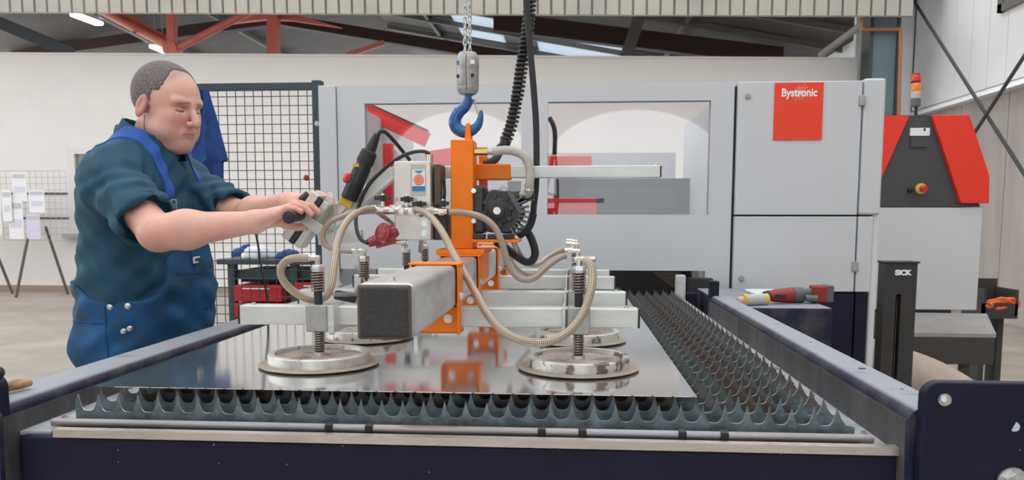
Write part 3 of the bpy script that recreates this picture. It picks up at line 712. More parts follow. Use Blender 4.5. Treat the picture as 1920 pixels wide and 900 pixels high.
# navy housing beside the rail with tools on it
hb = empty('side_housing', (1.0, 3.1, 0), 'low navy steel housing beside the far end of the rail', 'housing')
HT = PZ(1500,578,0.95)
hz = P(1562,578,2.75).z
MB().box((0.545,2.75,hz-0.62), (P(1562,578,2.75).x,3.5,hz)).build('housing_body', 'navy_rail', hb, bevel=0.006)
MB().box((0.6,2.745,hz-0.06), (0.72,2.752,hz-0.045)).build('slot', 'gap_dark', hb)
MB().box((0.58,2.8,0), (0.66,2.9,hz-0.62)).build('leg', 'navy', hb); MB().box((0.80,2.8,0), (0.88,2.9,hz-0.62)).build('leg', 'navy', hb)

# ------------------------------------------------------------------ cutting table
ct = empty('cutting_table', (-0.19, 1.9, 0), 'navy steel laser cutting table filled with rows of spiked slats', 'table')
TZ, TIP = 0.985, 0.984
RI, RO, RZT = 0.470, 0.535, 1.008      # rail on the operator-free side
LI, LO, LZT = -0.858, -0.940, 0.985    # rail the worker leans on
def rail(xi, xo, zt_, y0, y1, sgn):
    r = 0.017; p = []
    for k in range(7):
        a = math.pi/2*k/6; p.append((xi + sgn*(r - r*math.cos(a)), zt_ - r + r*math.sin(a)))
    for k in range(5):
        a = math.pi/2*k/4; p.append((xo - sgn*(0.006 - 0.006*math.sin(a)), zt_ - 0.006 + 0.006*math.cos(a)))
    p += [(xo, 0.80), (xi, 0.80)]
    return MB().prism([(x_, y0, z_) for x_, z_ in p], (0, y1-y0, 0))
rr = rail(RI, RO, RZT, 1.122, 2.72, 1).build('rail', 'navy_rail', ct)
MB().box((RI-0.002,1.13,0.82), (RI,2.72,RZT-0.018)).build('inner_face', 'rail_inside', rr, smooth=False)
for y in (1.42,1.72,1.25): MB().cyl((RI+0.04,y,RZT-0.001), (RI+0.04,y,RZT+0.0004), 0.007 if y == 1.42 else 0.003, n=12).build('hole', 'gap_dark', rr)
rl = rail(LI, LO, LZT, 1.12, 3.4, -1).build('rail', 'navy_rail', ct)
MB().box((LI,1.13,0.82), (LI+0.002,3.4,LZT-0.018)).build('inner_face', 'rail_inside', rl, smooth=False)
MB().box((RI+0.0,2.72,0.80), (RI+0.03,2.76,RZT+0.05)).build('rail_end_stop', 'navy', ct, bevel=0.003)
# slats
def slat_mesh(seed, nseg=10):
    rnd = random.Random(seed); x0, x1 = -0.800, 0.432; pitch = 1.2/36; t0 = -0.795
    th = 0.0012; zb_ = 0.905; top = []
    top.append((x0, TIP-0.012))
    for k in range(36):
        ht = TIP - (rnd.uniform(0,0.004) if rnd.random() < 0.25 else 0.0); zlow = 0.9565 + rnd.uniform(-0.001,0.001)
        for j in range(nseg):
            u = j/nseg; e = abs(2*u-1)**3.6
            top.append((t0+(k+u)*pitch, zlow + (ht-zlow)*e if j else ht))
    top.append((t0+1.2, TIP)); top += [(t0+1.2+0.006, 0.968), (t0+1.2+0.014, 0.957), (x1, 0.9545)]
    m_ = MB(); n = len(top); vs2 = []
    for (x_, z_) in top: vs2 += [(x_,-th,z_),(x_,th,z_),(x_,-th,zb_),(x_,th,zb_)]
    fs2 = []; mi = []
    for k in range(n-1):
        a, b_ = 4*k, 4*k+4
        fs2 += [(a+2,b_+2,b_,a),(b_+3,a+3,a+1,b_+1),(a,b_,b_+1,a+1),(a+3,b_+3,b_+2,a+2)]; mi += [0,0,1,0]
    fs2 += [(0,1,3,2),(4*n-4,4*n-2,4*n-1,4*n-3)]; mi += [0,0]
    m_.add(vs2, fs2); me = m_.mesh('slat', smooth=False); me.polygons.foreach_set('material_index', mi); return me
var_ = []
for s in range(5):
    me = slat_mesh(s); me.materials.append(MATS['slat_blue' if s == 0 else 'slat_brown']); me.materials.append(MATS['slat_edge']); var_.append(me)
rootl = root_loc(ct)
for k in range(31):
    me = var_[0] if k in (0,1) else var_[1 + k % 4]
    o = bpy.data.objects.new('slat', me); COL.objects.link(o); o.parent = ct; o.location = Vector((0, 1.222+k*0.0667, 0)) - rootl
    if k in (0,1): o.location.x += 0
for s_, x0_, x1_, xt in ((1,0.428,RI-0.002,0.402), (-1,LI+0.002,-0.806,-0.782)):
    b = MB(); b.box((min(x0_,x1_),1.165,0.931), (max(x0_,x1_),3.3,0.937)); h_ = b.build('slat_holder', 'plate_pale', ct, smooth=False)
    b = MB()
    for k in range(31):
        y = 1.222+k*0.0667; lo_, hi_ = sorted((x0_ if s_ > 0 else x1_, xt)); b.box((lo_,y+0.006,0.9375), (hi_+0.012*(s_>0),y+0.060,0.9405))
    b.build('holder_tooth', 'plate_pale', h_, smooth=False)['kind'] = 'stuff'
    for k in range(8): bolt(ct, ((x0_+x1_)/2+0.008*s_,1.25+k*0.2668,0.937), (0,0,1), 0.0035, 0.004, 'holder_bolt', 'chain_steel')
MB().box((LI,1.17,0.72), (RI,3.3,0.74)).build('scrap_tray', 'interior_dark', ct, smooth=False)
fbm = MB().box((-0.85,1.152,0.45), (0.50,1.19,0.933)).build('front_beam', 'navy', ct, bevel=0.006)
MB().box((-0.79,1.146,0.9335), (0.498,1.152,0.9455)).build('edge_trim', 'trim_steel', ct, smooth=False)
MB().box((-0.79,1.152,0.9425), (0.498,1.162,0.9455)).build('trim_flange', 'trim_steel', ct, smooth=False)
segs = [P(px_,800,1.183).x for px_ in (96,618,693,1016,1092,1279,1358,1642)]
for k in range(7):
    MB().cyl((segs[k]+0.003,1.184,0.9468), (segs[k+1]-0.003,1.184,0.9468), 0.0068, n=16).build('front_pipe', 'pipe_steel', ct)
for x in segs[1:-1]: MB().box((x-0.006,1.175,0.934), (x+0.006,1.193,0.9545)).build('pipe_clamp', 'black_plastic', ct, bevel=0.0015)
def side_plate(x0, x1, zt_, y, rc, side):
    p = [(x0,0.42),(x1,0.42)] if side > 0 else [(x0,0.42),(x1,0.42)]
    pts_ = []
    if side > 0:
        pts_ = [(x1,0.42),(x1,zt_)] + [(x0+rc-rc*math.sin(math.pi/2*k/8), zt_-rc+rc*math.cos(math.pi/2*k/8)) for k in range(9)] + [(x0,0.42)]
    else:
        pts_ = [(x0,0.42),(x0,zt_)] + [(x1-rc+rc*math.sin(math.pi/2*k/8), zt_-rc+rc*math.cos(math.pi/2*k/8)) for k in range(9)] + [(x1,0.42)]
    return MB().prism([(a,y,c_) for a,c_ in pts_], (0,0.02,0))
sp = side_plate(0.478, 0.80, 1.050, 1.10, 0.022, 1).build('end_plate', 'navy', ct, bevel=0.003)
bolt(sp, P(1770,749,1.099), (0,-1,0), 0.0058, 0.010, 'bolt'); MB().cyl(P(1770,749,1.09), P(1770,749,1.084), 0.0035, n=12).build('stud', 'zinc', sp)
MB().cyl(P(1902,800,1.1004), P(1902,800,1.0996), 0.0065, n=18).build('hole', 'plate_pale', sp)
bolt(sp, P(1897,903,1.099), (0,-1,0), 0.014, 0.012, 'bolt')
sp2 = side_plate(-1.12, P(5,800,1.13).x, P(3,705,1.13).z, 1.13, 0.02, -1).build('end_plate', 'navy', ct, bevel=0.003)
b = MB(); c = P(-2,698,1.15); b.lathe(c, [(0.004,0),(0.010,0.003),(0.011,0.012),(0.007,0.018)], 16, (0.3,-1,0)); b.build('knob', 'black_plastic', sp2)
for x in (-0.90,0.50):
    for y in (1.3,3.2): MB().box((x-0.035,y-0.05,0), (x+0.035,y+0.05,0.80)).build('leg', 'navy', ct)
MB().box((-0.85,1.2,0.35), (0.47,1.26,0.45)).build('cross_member', 'navy', ct); MB().box((-0.85,3.2,0.35), (0.47,3.26,0.72)).build('cross_member', 'navy', ct)
# metal sheet
sh = MB().box((-0.797,1.272,TZ), (0.203,3.27,TZ+0.0015)).build('metal_sheet', 'sheet_steel', smooth=False)
tag(sh, 'large polished steel sheet lying flat on the spiked slats', 'metal sheet')
b = MB(); b.tube([Vector((-0.8975,1.252,0.9955)), Vector((-0.902,1.236,0.996)), Vector((-0.918,1.18,0.997)), Vector((-0.935,1.12,0.998))], [0.0065,0.0085,0.009,0.0095], 14)
tag(b.build('wooden_handle', 'wood'), 'worn wooden tool handle resting on the corner of the table rail', 'handle')
# tools on the side housing
zt2 = hz
cn = empty('marking_spray', P(1412,572,2.78), 'yellow and grey cylinder lying beside the cordless grinder', 'can')
b = MB(); p0, p1 = P(1392,565,2.80), P(1437,566,2.84); p0.z = p1.z = zt2+0.020
b.cyl(p0.lerp(p1,.13), p0.lerp(p1,.85), 0.020, n=18); b.build('body', 'grey_light_steel', cn)
MB().cyl(p0, p0.lerp(p1,.13), 0.021, n=18).build('band', 'can_yellow', cn); MB().cyl(p0.lerp(p1,.85), p1, 0.021, n=18).build('band', 'can_yellow', cn)
MB().cyl(p0-(p1-p0)*0.22, p0, 0.010, 0.014, n=14).build('nozzle', 'glove_skin', cn)
gd = empty('angle_grinder', P(1500,570,2.9), 'red and grey cordless angle grinder lying on the navy housing', 'grinder')
g0, g1, g2, g3 = P(1440,560,2.88), P(1500,560,2.92), P(1520,556,2.93), P(1552,553,2.95)
for q in (g0,g1): q.z = zt2+0.028
for q in (g2,g3): q.z = zt2+0.035
b = MB(); b.tube(spline([g0, g0.lerp(g1,.3), g0.lerp(g1,.7), g1],4), [0.016,0.018,0.021,0.023,0.024,0.025,0.026,0.027,0.027,0.026,0.025,0.024,0.024], 16); b.build('motor_body', 'grinder_red', gd)
MB().cyl(g0.lerp(g1,.72), g0.lerp(g1,1.04), 0.0285, n=18).build('gear_head', 'tool_grey', gd)
MB().box((g0.x+0.02,g0.y-0.027,zt2+0.022), (g0.x+0.055,g0.y-0.020,zt2+0.036)).build('side_vent', 'black_plastic', gd, bevel=0.002)
MB().cyl(g1, g2, 0.022, 0.018, n=16).build('handle', 'tool_grey', gd)
MB().cyl(g0-(g1-g0)*0.12, g0, 0.016, 0.02, n=14).build('nose', 'black_plastic', gd)
b = MB(); b.box((g2.x,g2.y-0.03,zt2+0.002), (g3.x,g2.y+0.03,zt2+0.062)); bt = b.build('battery', 'grinder_red', gd, bevel=0.006)
MB().box((g3.x-0.02,g2.y-0.032,zt2+0.004), (g3.x+0.006,g2.y+0.032,zt2+0.064)).build('battery_cap', 'tool_grey', bt, bevel=0.004)
MB().cyl(g1+Vector((0.01,-0.03,-0.008)), g1+Vector((0.05,-0.035,-0.010)), 0.012, n=12).build('switch', 'tool_grey', gd)
rg = MB().box((P(1412,547,3.2).x,3.15,hz), (P(1470,547,3.2).x,3.35,hz+0.012)).build('white_rag', 'cloth_white', bevel=0.005)
tag(rg, 'flat white rag lying behind the cordless grinder', 'rag')
b = MB(); b.box((0.435,3.32,0.6), (0.475,3.36,1.035)); gr = b.build('brush_post', 'brush_white', bevel=0.006)
tag(gr, 'pale ribbed post at the mouth of the enclosure', 'post')
MB().box((0.435,3.32,0), (0.475,3.36,0.6)).build('foot', 'navy', gr)
MB().box((0.48,3.31,0), (0.52,3.37,0.96)).build('backing', 'navy', gr)

# ------------------------------------------------------------------ vacuum lifter
vl = empty('vacuum_lifter', (-0.255, 2.06, 0.9865), 'galvanised vacuum lifting frame with orange post and round suction pads', 'lifter')
bx0, bx1, bz0, bz1 = -0.295, -0.215, 1.100, 1.180
bm_ = MB().box((bx0,1.085,bz0), (bx1,3.05,bz1)).build('main_beam', 'beam_galvanised', vl, bevel=0.010, seg=4)
cap_ = MB().box((bx0+0.002,1.076,bz0+0.002), (bx1-0.002,1.0845,bz1-0.002)).build('end_rim', 'rim_brown', bm_, bevel=0.009, seg=4)
MB().box((bx0+0.0045,1.0745,bz0+0.0045), (bx1-0.0045,1.084,bz1-0.0045)).build('end_cap', 'dark_rubber', bm_, bevel=0.007, seg=4)
MB().box((bx0,3.05,bz0), (bx1,3.06,bz1)).build('end_cap', 'dark_rubber', bm_, bevel=0.005)
bolt(bm_, (-0.255,1.13,bz1), (0,0,1), 0.005, 0.005)
BARS = [1.537, 1.882, 2.37, 2.67]; CUPS = [1.497, 1.842, 2.33, 2.63]
cz0, cz1 = 1.060, 1.098
for i, yb in enumerate(BARS):
    cbx = MB().box((-0.648,yb-0.019,cz0), (0.130,yb+0.019,cz1)).build('cross_bar', 'galvanised', vl, bevel=0.003)
    for x, s_ in ((-0.648,-1),(0.130,1)):
        MB().box((min(x,x+s_*0.003),yb-0.018,cz0+0.001), (max(x,x+s_*0.003),yb+0.018,cz1-0.001)).build('end_cap', 'black_plastic', cbx)
        bolt(cbx, (x-s_*0.022,yb,cz1), (0,0,1), 0.004, 0.004)
    br = MB(); t_ = 0.004; hw = 0.016
    for yy in (yb-0.035,):
        br.box((bx0-t_-0.006,yy-hw,bz1+0.0005), (bx1+t_+0.006,yy+hw+0.03,bz1+0.0005+t_))
        br.box((bx1+0.0025,yy-hw,cz0-0.012), (bx1+0.0025+t_,yy+hw+0.03,bz1+0.003)); br.box((bx0-t_-0.0025,yy-hw,cz0-0.012), (bx0-0.0025,yy+hw+0.03,bz1+0.003))
        br.box((bx0-t_-0.0025,yb-0.026,cz0-0.012), (bx1+t_+0.0025,yb-0.021,bz0-0.0005))
        br.box((bx0-t_-0.0025,yb-0.026,cz0-0.012), (bx1+t_+0.0025,yb+0.024,cz0-0.008))
    bo = br.build('clamp_bracket', 'orange', vl, bevel=0.0018)
    for x in (bx1-0.018, bx0+0.018): bolt(bo, (x,yb-0.026,(cz0+bz0)/2-0.003), (0,-1,0), 0.006, 0.006)
    bolt(bo, (bx1+0.0065,yb-0.03,bz0+0.02), (1,0,0), 0.006, 0.008)
    # suction pads
    for j, x in enumerate((-0.482, 0.0165)):
        c = Vector((x, CUPS[i], 0.9868)); h = 0.009
        pad = MB().lathe(c+Vector((0,0,0.004)), [(0.092,0),(0.097,0.002),(0.097,0.019),(0.095,0.021),(0.084,0.021),(0.082,0.013),(0.001,0.013)], 48).build('suction_pad', 'cup_alu', vl)
        MB().lathe(c, [(0.102,0.0022),(0.1140,0.0032),(0.1142,0.0046),(0.096,0.0065)], 48).build('seal', 'cup_seal', pad)
        MB().lathe(c, [(0.100,0.0),(0.1035,0.0002),(0.1035,0.0024),(0.100,0.0026)], 48).build('seal_shade', 'black_matte', pad)  # black ring put in for the shaded gap under the seal
        MB().lathe(c+Vector((0,0,0.0172)), [(0.0815,0),(0.0815,0.0006)], 40).build('pad_face', 'cup_top', pad)
        MB().lathe(c+Vector((0,0,0.0178)), [(0.013,0),(0.013,0.007)], 6).build('pad_nut', 'zinc', pad)
        MB().cyl(c+Vector((0,0,0.02)), c+Vector((0,0,0.186)), 0.0080, n=14).build('rod', 'rod_dark', pad)
        MB().helix(c+Vector((0,0,0.026)), c+Vector((0,0,0.068)), 0.0090, 0.0016, 9).build('thread', 'spring_steel', pad)
        MB().helix(c+Vector((0,0,0.141)), c+Vector((0,0,0.180)), 0.0115, 0.0019, 7.5).build('spring', 'spring_steel', pad)
        MB().lathe(c+Vector((0,0,0.180)), [(0.012,0),(0.0135,0.002),(0.0135,0.011),(0.012,0.013)], 6).build('lock_nut', 'zinc', pad)
        cl_ = MB(); cl_.box((x-0.021,CUPS[i]-0.016,1.052), (x+0.021,BARS[i]-0.0195,1.104)); clamp = cl_.build('clamp_block', 'block_zinc', pad, bevel=0.003)
        s_ = 1 if j == 0 else -1
        b = MB(); b.box((x+s_*0.0215-0.003,CUPS[i]-0.012,1.050), (x+s_*0.0215+0.009*s_+0.003*(s_>0),BARS[i]+0.024,1.103)); b.build('clamp_plate', 'zinc', pad, bevel=0.001)
        bolt(pad, (x+s_*0.027,CUPS[i]-0.004,1.046), (0,0,1), 0.004, 0.005)
        # elbow fitting
        d = Vector((-1,0,0)) if j == 0 else Vector((1,-0.2,0)) if i == 0 else Vector((-1,0,0.1))
        t0 = c+Vector((0,0,0.193)); b = MB(); b.cyl(t0, t0+Vector((0,0,0.016)), 0.0055, n=10); b.cyl(t0+Vector((0,0,0.013))-d*0.005, t0+Vector((0,0,0.013))+d*0.030, 0.0052, n=10); b.cyl(t0+Vector((0,0,0.013))+d*0.012, t0+Vector((0,0,0.013))+d*0.02, 0.0068, n=6); b.build('elbow_fitting', 'fitting', pad)
# orange post with lug, sleeve and long arm
MB().box((-0.282,1.88,1.196), (-0.228,1.955,1.451)).build('post', 'orange', vl, bevel=0.003)
MB().prism([(-0.252,1.905,1.45),(-0.236,1.905,1.45),(-0.238,1.905,1.489),(-0.243,1.905,1.494),(-0.249,1.905,1.489)], (0,0.035,0)).build('lifting_lug', 'orange', vl, bevel=0.002)
MB().box((-0.312,1.84,1.1845), (-0.198,2.02,1.196)).build('saddle', 'orange', vl, bevel=0.002)
MB().box((bx1+0.003,1.85,1.12), (bx1+0.009,2.02,1.19)).build('saddle_cheek', 'orange', vl, bevel=0.002); MB().box((bx0-0.009,1.85,1.12), (bx0-0.003,2.02,1.19)).build('saddle_cheek', 'orange', vl, bevel=0.002)
MB().box((-0.235,1.945,1.361), (-0.146,1.995,1.3985)).build('arm_sleeve', 'orange', vl, bevel=0.003)
bolt(vl, (-0.172,1.96,1.3985), (0,0,1), 0.004, 0.004)
MB().box((-0.225,1.965,1.33), (-0.205,1.985,1.42)).build('sleeve_strut', 'orange', vl, bevel=0.002)
ar = MB().box((-0.437,1.954,1.366), (0.213,1.984,1.3945)).build('long_arm', 'galvanised', vl, bevel=0.002)
MB().box((0.213,1.955,1.367), (0.216,1.983,1.3935)).build('end_cap', 'black_plastic', ar); bolt(ar, (0.203,1.969,1.3945), (0,0,1), 0.003, 0.003)
# handle arm
hA, hB = Vector((-0.437,1.969,1.380)), P(612,430,1.945)
MB().bar(hA+(hA-hB)*0.02, hB, 0.030, 0.028, (0,1,0)).build('handle_arm', 'galvanised', vl, bevel=0.002)
b = MB(); b.prism([P(600,398,1.93),P(640,375,1.93),P(652,388,1.93),P(610,432,1.93)], (0,0.035,0)); b.build('arm_gusset', 'stainless', vl, bevel=0.002)
MB().bar(P(597,448,1.93), P(680,442,1.93), 0.03, 0.016, (0,1,0)).build('arm_foot', 'galvanised', vl, bevel=0.002)
U = Vector((0.585,0,0.81)); V = Vector((0.81,0,-0.585)); YD = Vector((0,1,0)); HC = P(576,411,1.90)
def hb_(du, dv, hu, hv, y0, y1, m_, nm, bev=0.002, par=None):
    o = MB(); o.obox(HC+U*du+V*dv+YD*((y0+y1)/2), U*hu, V*hv, YD*((y1-y0)/2)); return o.build(nm, m_, par or vl, bevel=bev)
hd = hb_(0,-0.012,0.067,0.011,-0.022,0.03,'stainless','handle_housing',0.003)
hb_(0,0.005,0.066,0.0062,-0.024,0.03,'black_plastic','handle_strip',0.001,hd)
hb_(0,0.021,0.066,0.0100,-0.021,0.03,'galvanised','handle_cover',0.004,hd)
hb_(0.003,0.012,0.013,0.040,-0.034,-0.026,'galvanised','grip_plate',0.001,hd)
MB().cyl(P(541,408,1.765), P(563,402,1.872), 0.0140, n=24).build('grip', 'dark_rubber' if False else 'black_matte', hd)
MB().lathe(P(541,408,1.7645), [(0.011,0),(0.009,0.001),(0.004,0.0015)], 20, (-0.2,-1,0)).build('grip_cap', 'black_plastic', hd)
MB().cyl(P(563,375,1.91), P(578,366,1.92), 0.008, 0.012, n=12).build('thumb_lever', 'black_plastic', hd)
MB().cyl(P(612,372,1.89), P(622,385,1.89), 0.010, 0.010, n=14).build('lamp_lens', 'clear_hose', hd)
MB().tube(spline([P(616,362,1.87),P(624,368,1.86),P(628,400,1.86),P(627,440,1.86),P(624,500,1.86),P(640,535,1.86)],6), 0.0022, 6).build('thin_tube', 'stainless', vl)
# control box with sticker
bxo = MB().box((-0.408,1.842,1.217), (-0.322,1.93,1.399)).build('control_box', 'stainless', vl, bevel=0.003)
MB().box((-0.318,1.86,1.30), (-0.303,1.94,1.393)).build('box_side_reflection', 'rim_brown', bxo, bevel=0.002)  # brown panel paints the orange reflected in the side of the box
def st(x0_, y0_, x1_, y1_, m_, nm, k=0):
    a_, c_ = P(x0_, y0_, 1.8415-k*0.0006), P(x1_, y1_, 1.8415-k*0.0006)
    return MB().box((a_.x,a_.y,c_.z), (c_.x,a_.y+0.0005,a_.z)).build(nm, m_, bxo, smooth=False)
st(769,308,799,368,'sticker_grey','data_plate'); st(773,318,797,358,'sticker_white','sticker',1); st(773,349,797,358,'sticker_blue','sticker_band',2)
c = P(785,337,1.8398); MB().lathe(c, [(0.0118,0),(0.0118,0.0006)], 24, (0,-1,0)).build('sticker_disc', 'sticker_orange', bxo)
for rr_ in (0.0088,0.004): MB().tube([c+Vector((rr_*math.cos(a*math.pi/10),-0.0008,rr_*math.sin(a*math.pi/10))) for a in range(20)], 0.0005, 4, closed=True).build('sticker_ring', 'lettering_white', bxo)
MB().prism([P(776,320,1.8398),P(794,320,1.8398),P(785,325,1.8398)], (0,-0.0006,0)).build('sticker_arrow', 'sticker_blue', bxo, smooth=False)
b = MB(); b.cyl(P(806,304,1.87), P(806,290,1.87), 0.008, n=12); b.build('cable_gland', 'fitting', bxo)
for px_, py2 in ((797,437),(797,418)): bolt(bxo, P(px_,py2,1.8415), (0,-1,0), 0.006, 0.006)
MB().box((-0.322,1.87,1.217), (-0.29,1.95,1.29)).build('relay_block', 'black_plastic', vl, bevel=0.003)
for k in range(4):
    MB().tube(spline([P(818+k*5,340,1.9),P(822+k*4,365,1.89),P(816+k*5,390,1.9),P(822+k*4,430,1.9)],5), 0.003, 6).build('wire', ('sticker_grey','black_plastic','pipe_steel','black_plastic')[k], vl)
# valve manifold
mp0, mp1 = P(692,392,1.80), P(838,396,1.80)
mf = MB().cyl(mp0, mp1, 0.0072, n=14).build('manifold', 'fitting', vl)
for t_, r_ in ((0.06,0.009),(0.16,0.0095),(0.30,0.0105),(0.42,0.0115),(0.55,0.0115),(0.64,0.0095),(0.8,0.009),(0.93,0.0095)):
    p = mp0.lerp(mp1, t_); MB().cyl(p-Vector((0.006,0,0)), p+Vector((0.006,0,0)), r_, n=6).build('union', 'fitting', mf)
for px_, py2, wd in ((718,371,1.0),(763,373,0.75),(786,382,0.8),(831,381,0.7)):
    p = P(px_, py2, 1.80); q = Vector((p.x, p.y, mp0.z)); MB().cyl(q, p, 0.004, n=10).build('valve_stem', 'fitting', mf)
    b = MB(); b.box((p.x-0.019*wd,p.y-0.005,p.z-0.005), (p.x+0.019*wd,p.y+0.005,p.z+0.004)); b.cyl(p-Vector((0,0,0.008)), p+Vector((0,0,0.006)), 0.0075, n=12); b.build('valve_handle', 'black_plastic', mf, bevel=0.0012)
    MB().lathe(p+Vector((0,0,0.006)), [(0.004,0),(0.004,0.002),(0.002,0.0035)], 10).build('valve_nut', 'zinc', mf)
# red mains plug
pl0, pl1 = P(690,456,1.83), P(744,436,1.86)
b = MB(); b.tube([pl0, pl0.lerp(pl1,.15), pl0.lerp(pl1,.4), pl0.lerp(pl1,.7), pl1], [0.010,0.012,0.014,0.019,0.021], 18); pg = b.build('power_plug', 'plug_red', vl)
b = MB(); b.lathe(P(722,438,1.835), [(0.021,0),(0.0235,0.003),(0.0235,0.010),(0.019,0.014),(0.006,0.016)], 28, (-0.5,-0.8,0.25)); b.build('plug_lid', 'plug_red', pg)
MB().bar(P(705,462,1.84), P(742,452,1.85), 0.016, 0.010).build('plug_latch', 'plug_red', pg)
MB().cyl(P(740,455,1.85), P(762,452,1.85), 0.006, n=10).build('plug_pin', 'fitting', pg)
# vacuum pump
pc = P(938,397,1.875)
b = MB(); b.box((-0.228,1.87,1.232), (-0.200,1.96,1.345)); pb_ = b.build('pump_motor', 'pump_black', vl, bevel=0.009, seg=3)
for z in (1.262,1.332): bolt(pb_, (-0.226,1.87,z), (0,-1,0), 0.004, 0.004)
b = MB(); n = 36; poly = []
for k in range(n):
    a = 2*math.pi*k/n; r_ = 0.052*(1+0.06*math.cos(6*a+0.5)); poly.append(pc+Vector((r_*math.cos(a),0,r_*math.sin(a))))
b.prism(poly, (0,0.08,0)); pm = b.build('pump_housing', 'pump_black', vl, bevel=0.004)
b = MB(); b.lathe(pc+Vector((-0.006,0.002,0.002)), [(0.034,0),(0.032,0.010),(0.018,0.014),(0.017,0.020),(0.012,0.021)], 28, (0,-1,0)); b.build('pump_cover', 'pump_black', pm)
bolt(pm, pc+Vector((-0.006,-0.019,0.002)), (0,-1,0), 0.006, 0.005, 'shaft_nut', 'fitting')
for k in range(8):
    a = k*math.pi/4+0.2; p = pc+Vector((-0.006+0.027*math.cos(a),-0.006,0.002+0.027*math.sin(a))); MB().bar(p, p+Vector((0.012*math.cos(a),0,0.012*math.sin(a))), 0.010, 0.010, (0,1,0)).build('cover_rib', 'pump_black', pm, bevel=0.001)
for k in range(9):
    a = -1.0+k*0.2; c = pc+Vector((0,0.03,0)); d = Vector((math.cos(a),0,math.sin(a))); MB().bar(c+d*0.045, c+d*0.066, 0.004, 0.07, (0,1,0)).build('cooling_fin', 'tool_grey', pm)
MB().cyl(P(958,370,1.93), P(1002,366,1.93), 0.013, n=16).build('inlet_filter', 'pump_black', pm)
MB().prism([pc+Vector((0.012,-0.002,0.05)), pc+Vector((0.028,-0.002,0.042)), pc+Vector((0.058,-0.002,0.0)), pc+Vector((0.046,-0.002,-0.006))], (0,0.05,0)).build('pump_guard', 'tool_grey', pm, bevel=0.001, smooth=False)
MB().box((-0.232,1.86,1.212), (-0.12,1.97,1.219)).build('pump_shelf', 'orange', vl, bevel=0.001)
for k in range(3): MB().box((-0.228+k*0.034,1.866,1.220), (-0.200+k*0.034,1.90,1.231)).build('terminal', 'black_plastic' if k else 'pump_black', vl, bevel=0.002)
# brass union and ribbed clear hose
MB().cyl(P(890,284,1.90), P(914,284,1.90), 0.0095, n=6).build('brass_union', 'brass', vl)
MB().cyl(P(914,284,1.90), P(930,285,1.90), 0.008, n=12).build('hose_tail', 'stainless', vl)
hp = spline([P(924,285,1.90),P(940,282,1.90),P(962,283,1.90),P(984,294,1.90),P(994,318,1.90),P(993,345,1.90),P(990,362,1.91),P(978,366,1.92)], 8)
hs = MB().tube(hp, 0.0098, 14).build('clear_hose', 'clear_hose', vl)
b = MB()
for k in range(0, len(hp)-3, 1):
    c = hp[k]; d = (hp[k+1]-hp[k]).normalized(); b.cyl(c-d*0.0012, c+d*0.0012, 0.0106, n=14)
b.build('hose_rib', 'sticker_grey', hs)['kind'] = 'stuff'
for pq in ((992,348),(992,356)): MB().cyl(P(pq[0],pq[1]-2,1.905), P(pq[0],pq[1]+2,1.905), 0.0118, n=14).build('hose_clip', 'zinc', hs)
# hoses
def hose(pts_, r_, m_, par=vl, nm='hose', n=12):
    path = spline([P(*p) for p in pts_], 8); o = MB().tube(path, r_, n).build(nm, m_, par)
    if m_.startswith('hose_'): tube_uv(o, path, n)
    return o
hose([(700,392,1.79),(680,394,1.76),(655,410,1.70),(635,445,1.64),(627,490,1.58),(622,530,1.55),(610,556,1.535),(585,562,1.525),(556,550,1.515),(534,530,1.505),(526,508,1.50),(536,490,1.497),(556,484,1.497),(578,484,1.497)], 0.0078, 'hose_braid')
hose([(690,396,1.82),(655,402,1.84),(620,416,1.84),(606,436,1.84),(610,458,1.84),(630,468,1.842),(660,471,1.842)], 0.0065, 'hose_brown')
hose([(778,393,1.79),(800,400,1.75),(825,428,1.68),(850,475,1.62),(880,528,1.55),(915,590,1.47),(945,622,1.43),(985,640,1.40),(1030,640,1.40),(1068,620,1.42),(1094,585,1.44),(1108,545,1.455),(1111,515,1.47),(1106,496,1.48),(1096,488,1.49)], 0.0078, 'hose_braid')
hose([(842,398,1.80),(870,399,1.80),(905,408,1.80),(930,430,1.80),(944,465,1.80),(955,500,1.80),(975,522,1.80),(1000,522,1.80),(1022,503,1.81),(1046,485,1.83),(1060,480,1.842)], 0.0075, 'hose_brown')
hose([(958,440,1.96),(968,465,2.0),(985,490,2.1),(1005,497,2.2),(1030,480,2.3),(1060,466,2.33)], 0.007, 'hose_brown')
hose([(942,445,1.98),(965,500,2.2),(1000,515,2.4),(1035,490,2.6),(1062,466,2.63)], 0.007, 'hose_brown')
hose([(700,392,1.83),(735,420,1.9),(752,445,2.2),(755,458,2.33)], 0.006, 'hose_brown')
hose([(790,400,1.83),(792,430,2.0),(788,470,2.3),(792,462,2.62)], 0.006, 'pipe_steel')
hose([(806,290,1.87),(795,284,1.87),(772,286,1.88),(745,298,1.89),(715,322,1.90),(688,352,1.90),(670,395,1.90),(668,425,1.87),(676,448,1.84),(690,456,1.83)], 0.0045, 'black_plastic', nm='power_cable')
hose([(1000,400,2.02),(992,425,2.02),(975,440,2.02),(985,430,2.03),(998,452,2.03),(1003,478,2.03),(990,492,2.03),(965,478,2.03),(945,462,2.03),(932,455,2.0)], 0.010, 'black_matte', nm='supply_cable')
MB().tube(spline([P(668,500,1.9),P(690,545,1.75),P(660,552,1.6),P(625,552,1.55)],5), 0.004, 8).build('drain_tube', 'pipe_steel', vl)
b = MB(); b.bar(P(628,552,1.7), P(668,560,1.7), 0.02, 0.02); b.build('hand_lever', 'black_plastic', vl, bevel=0.004)
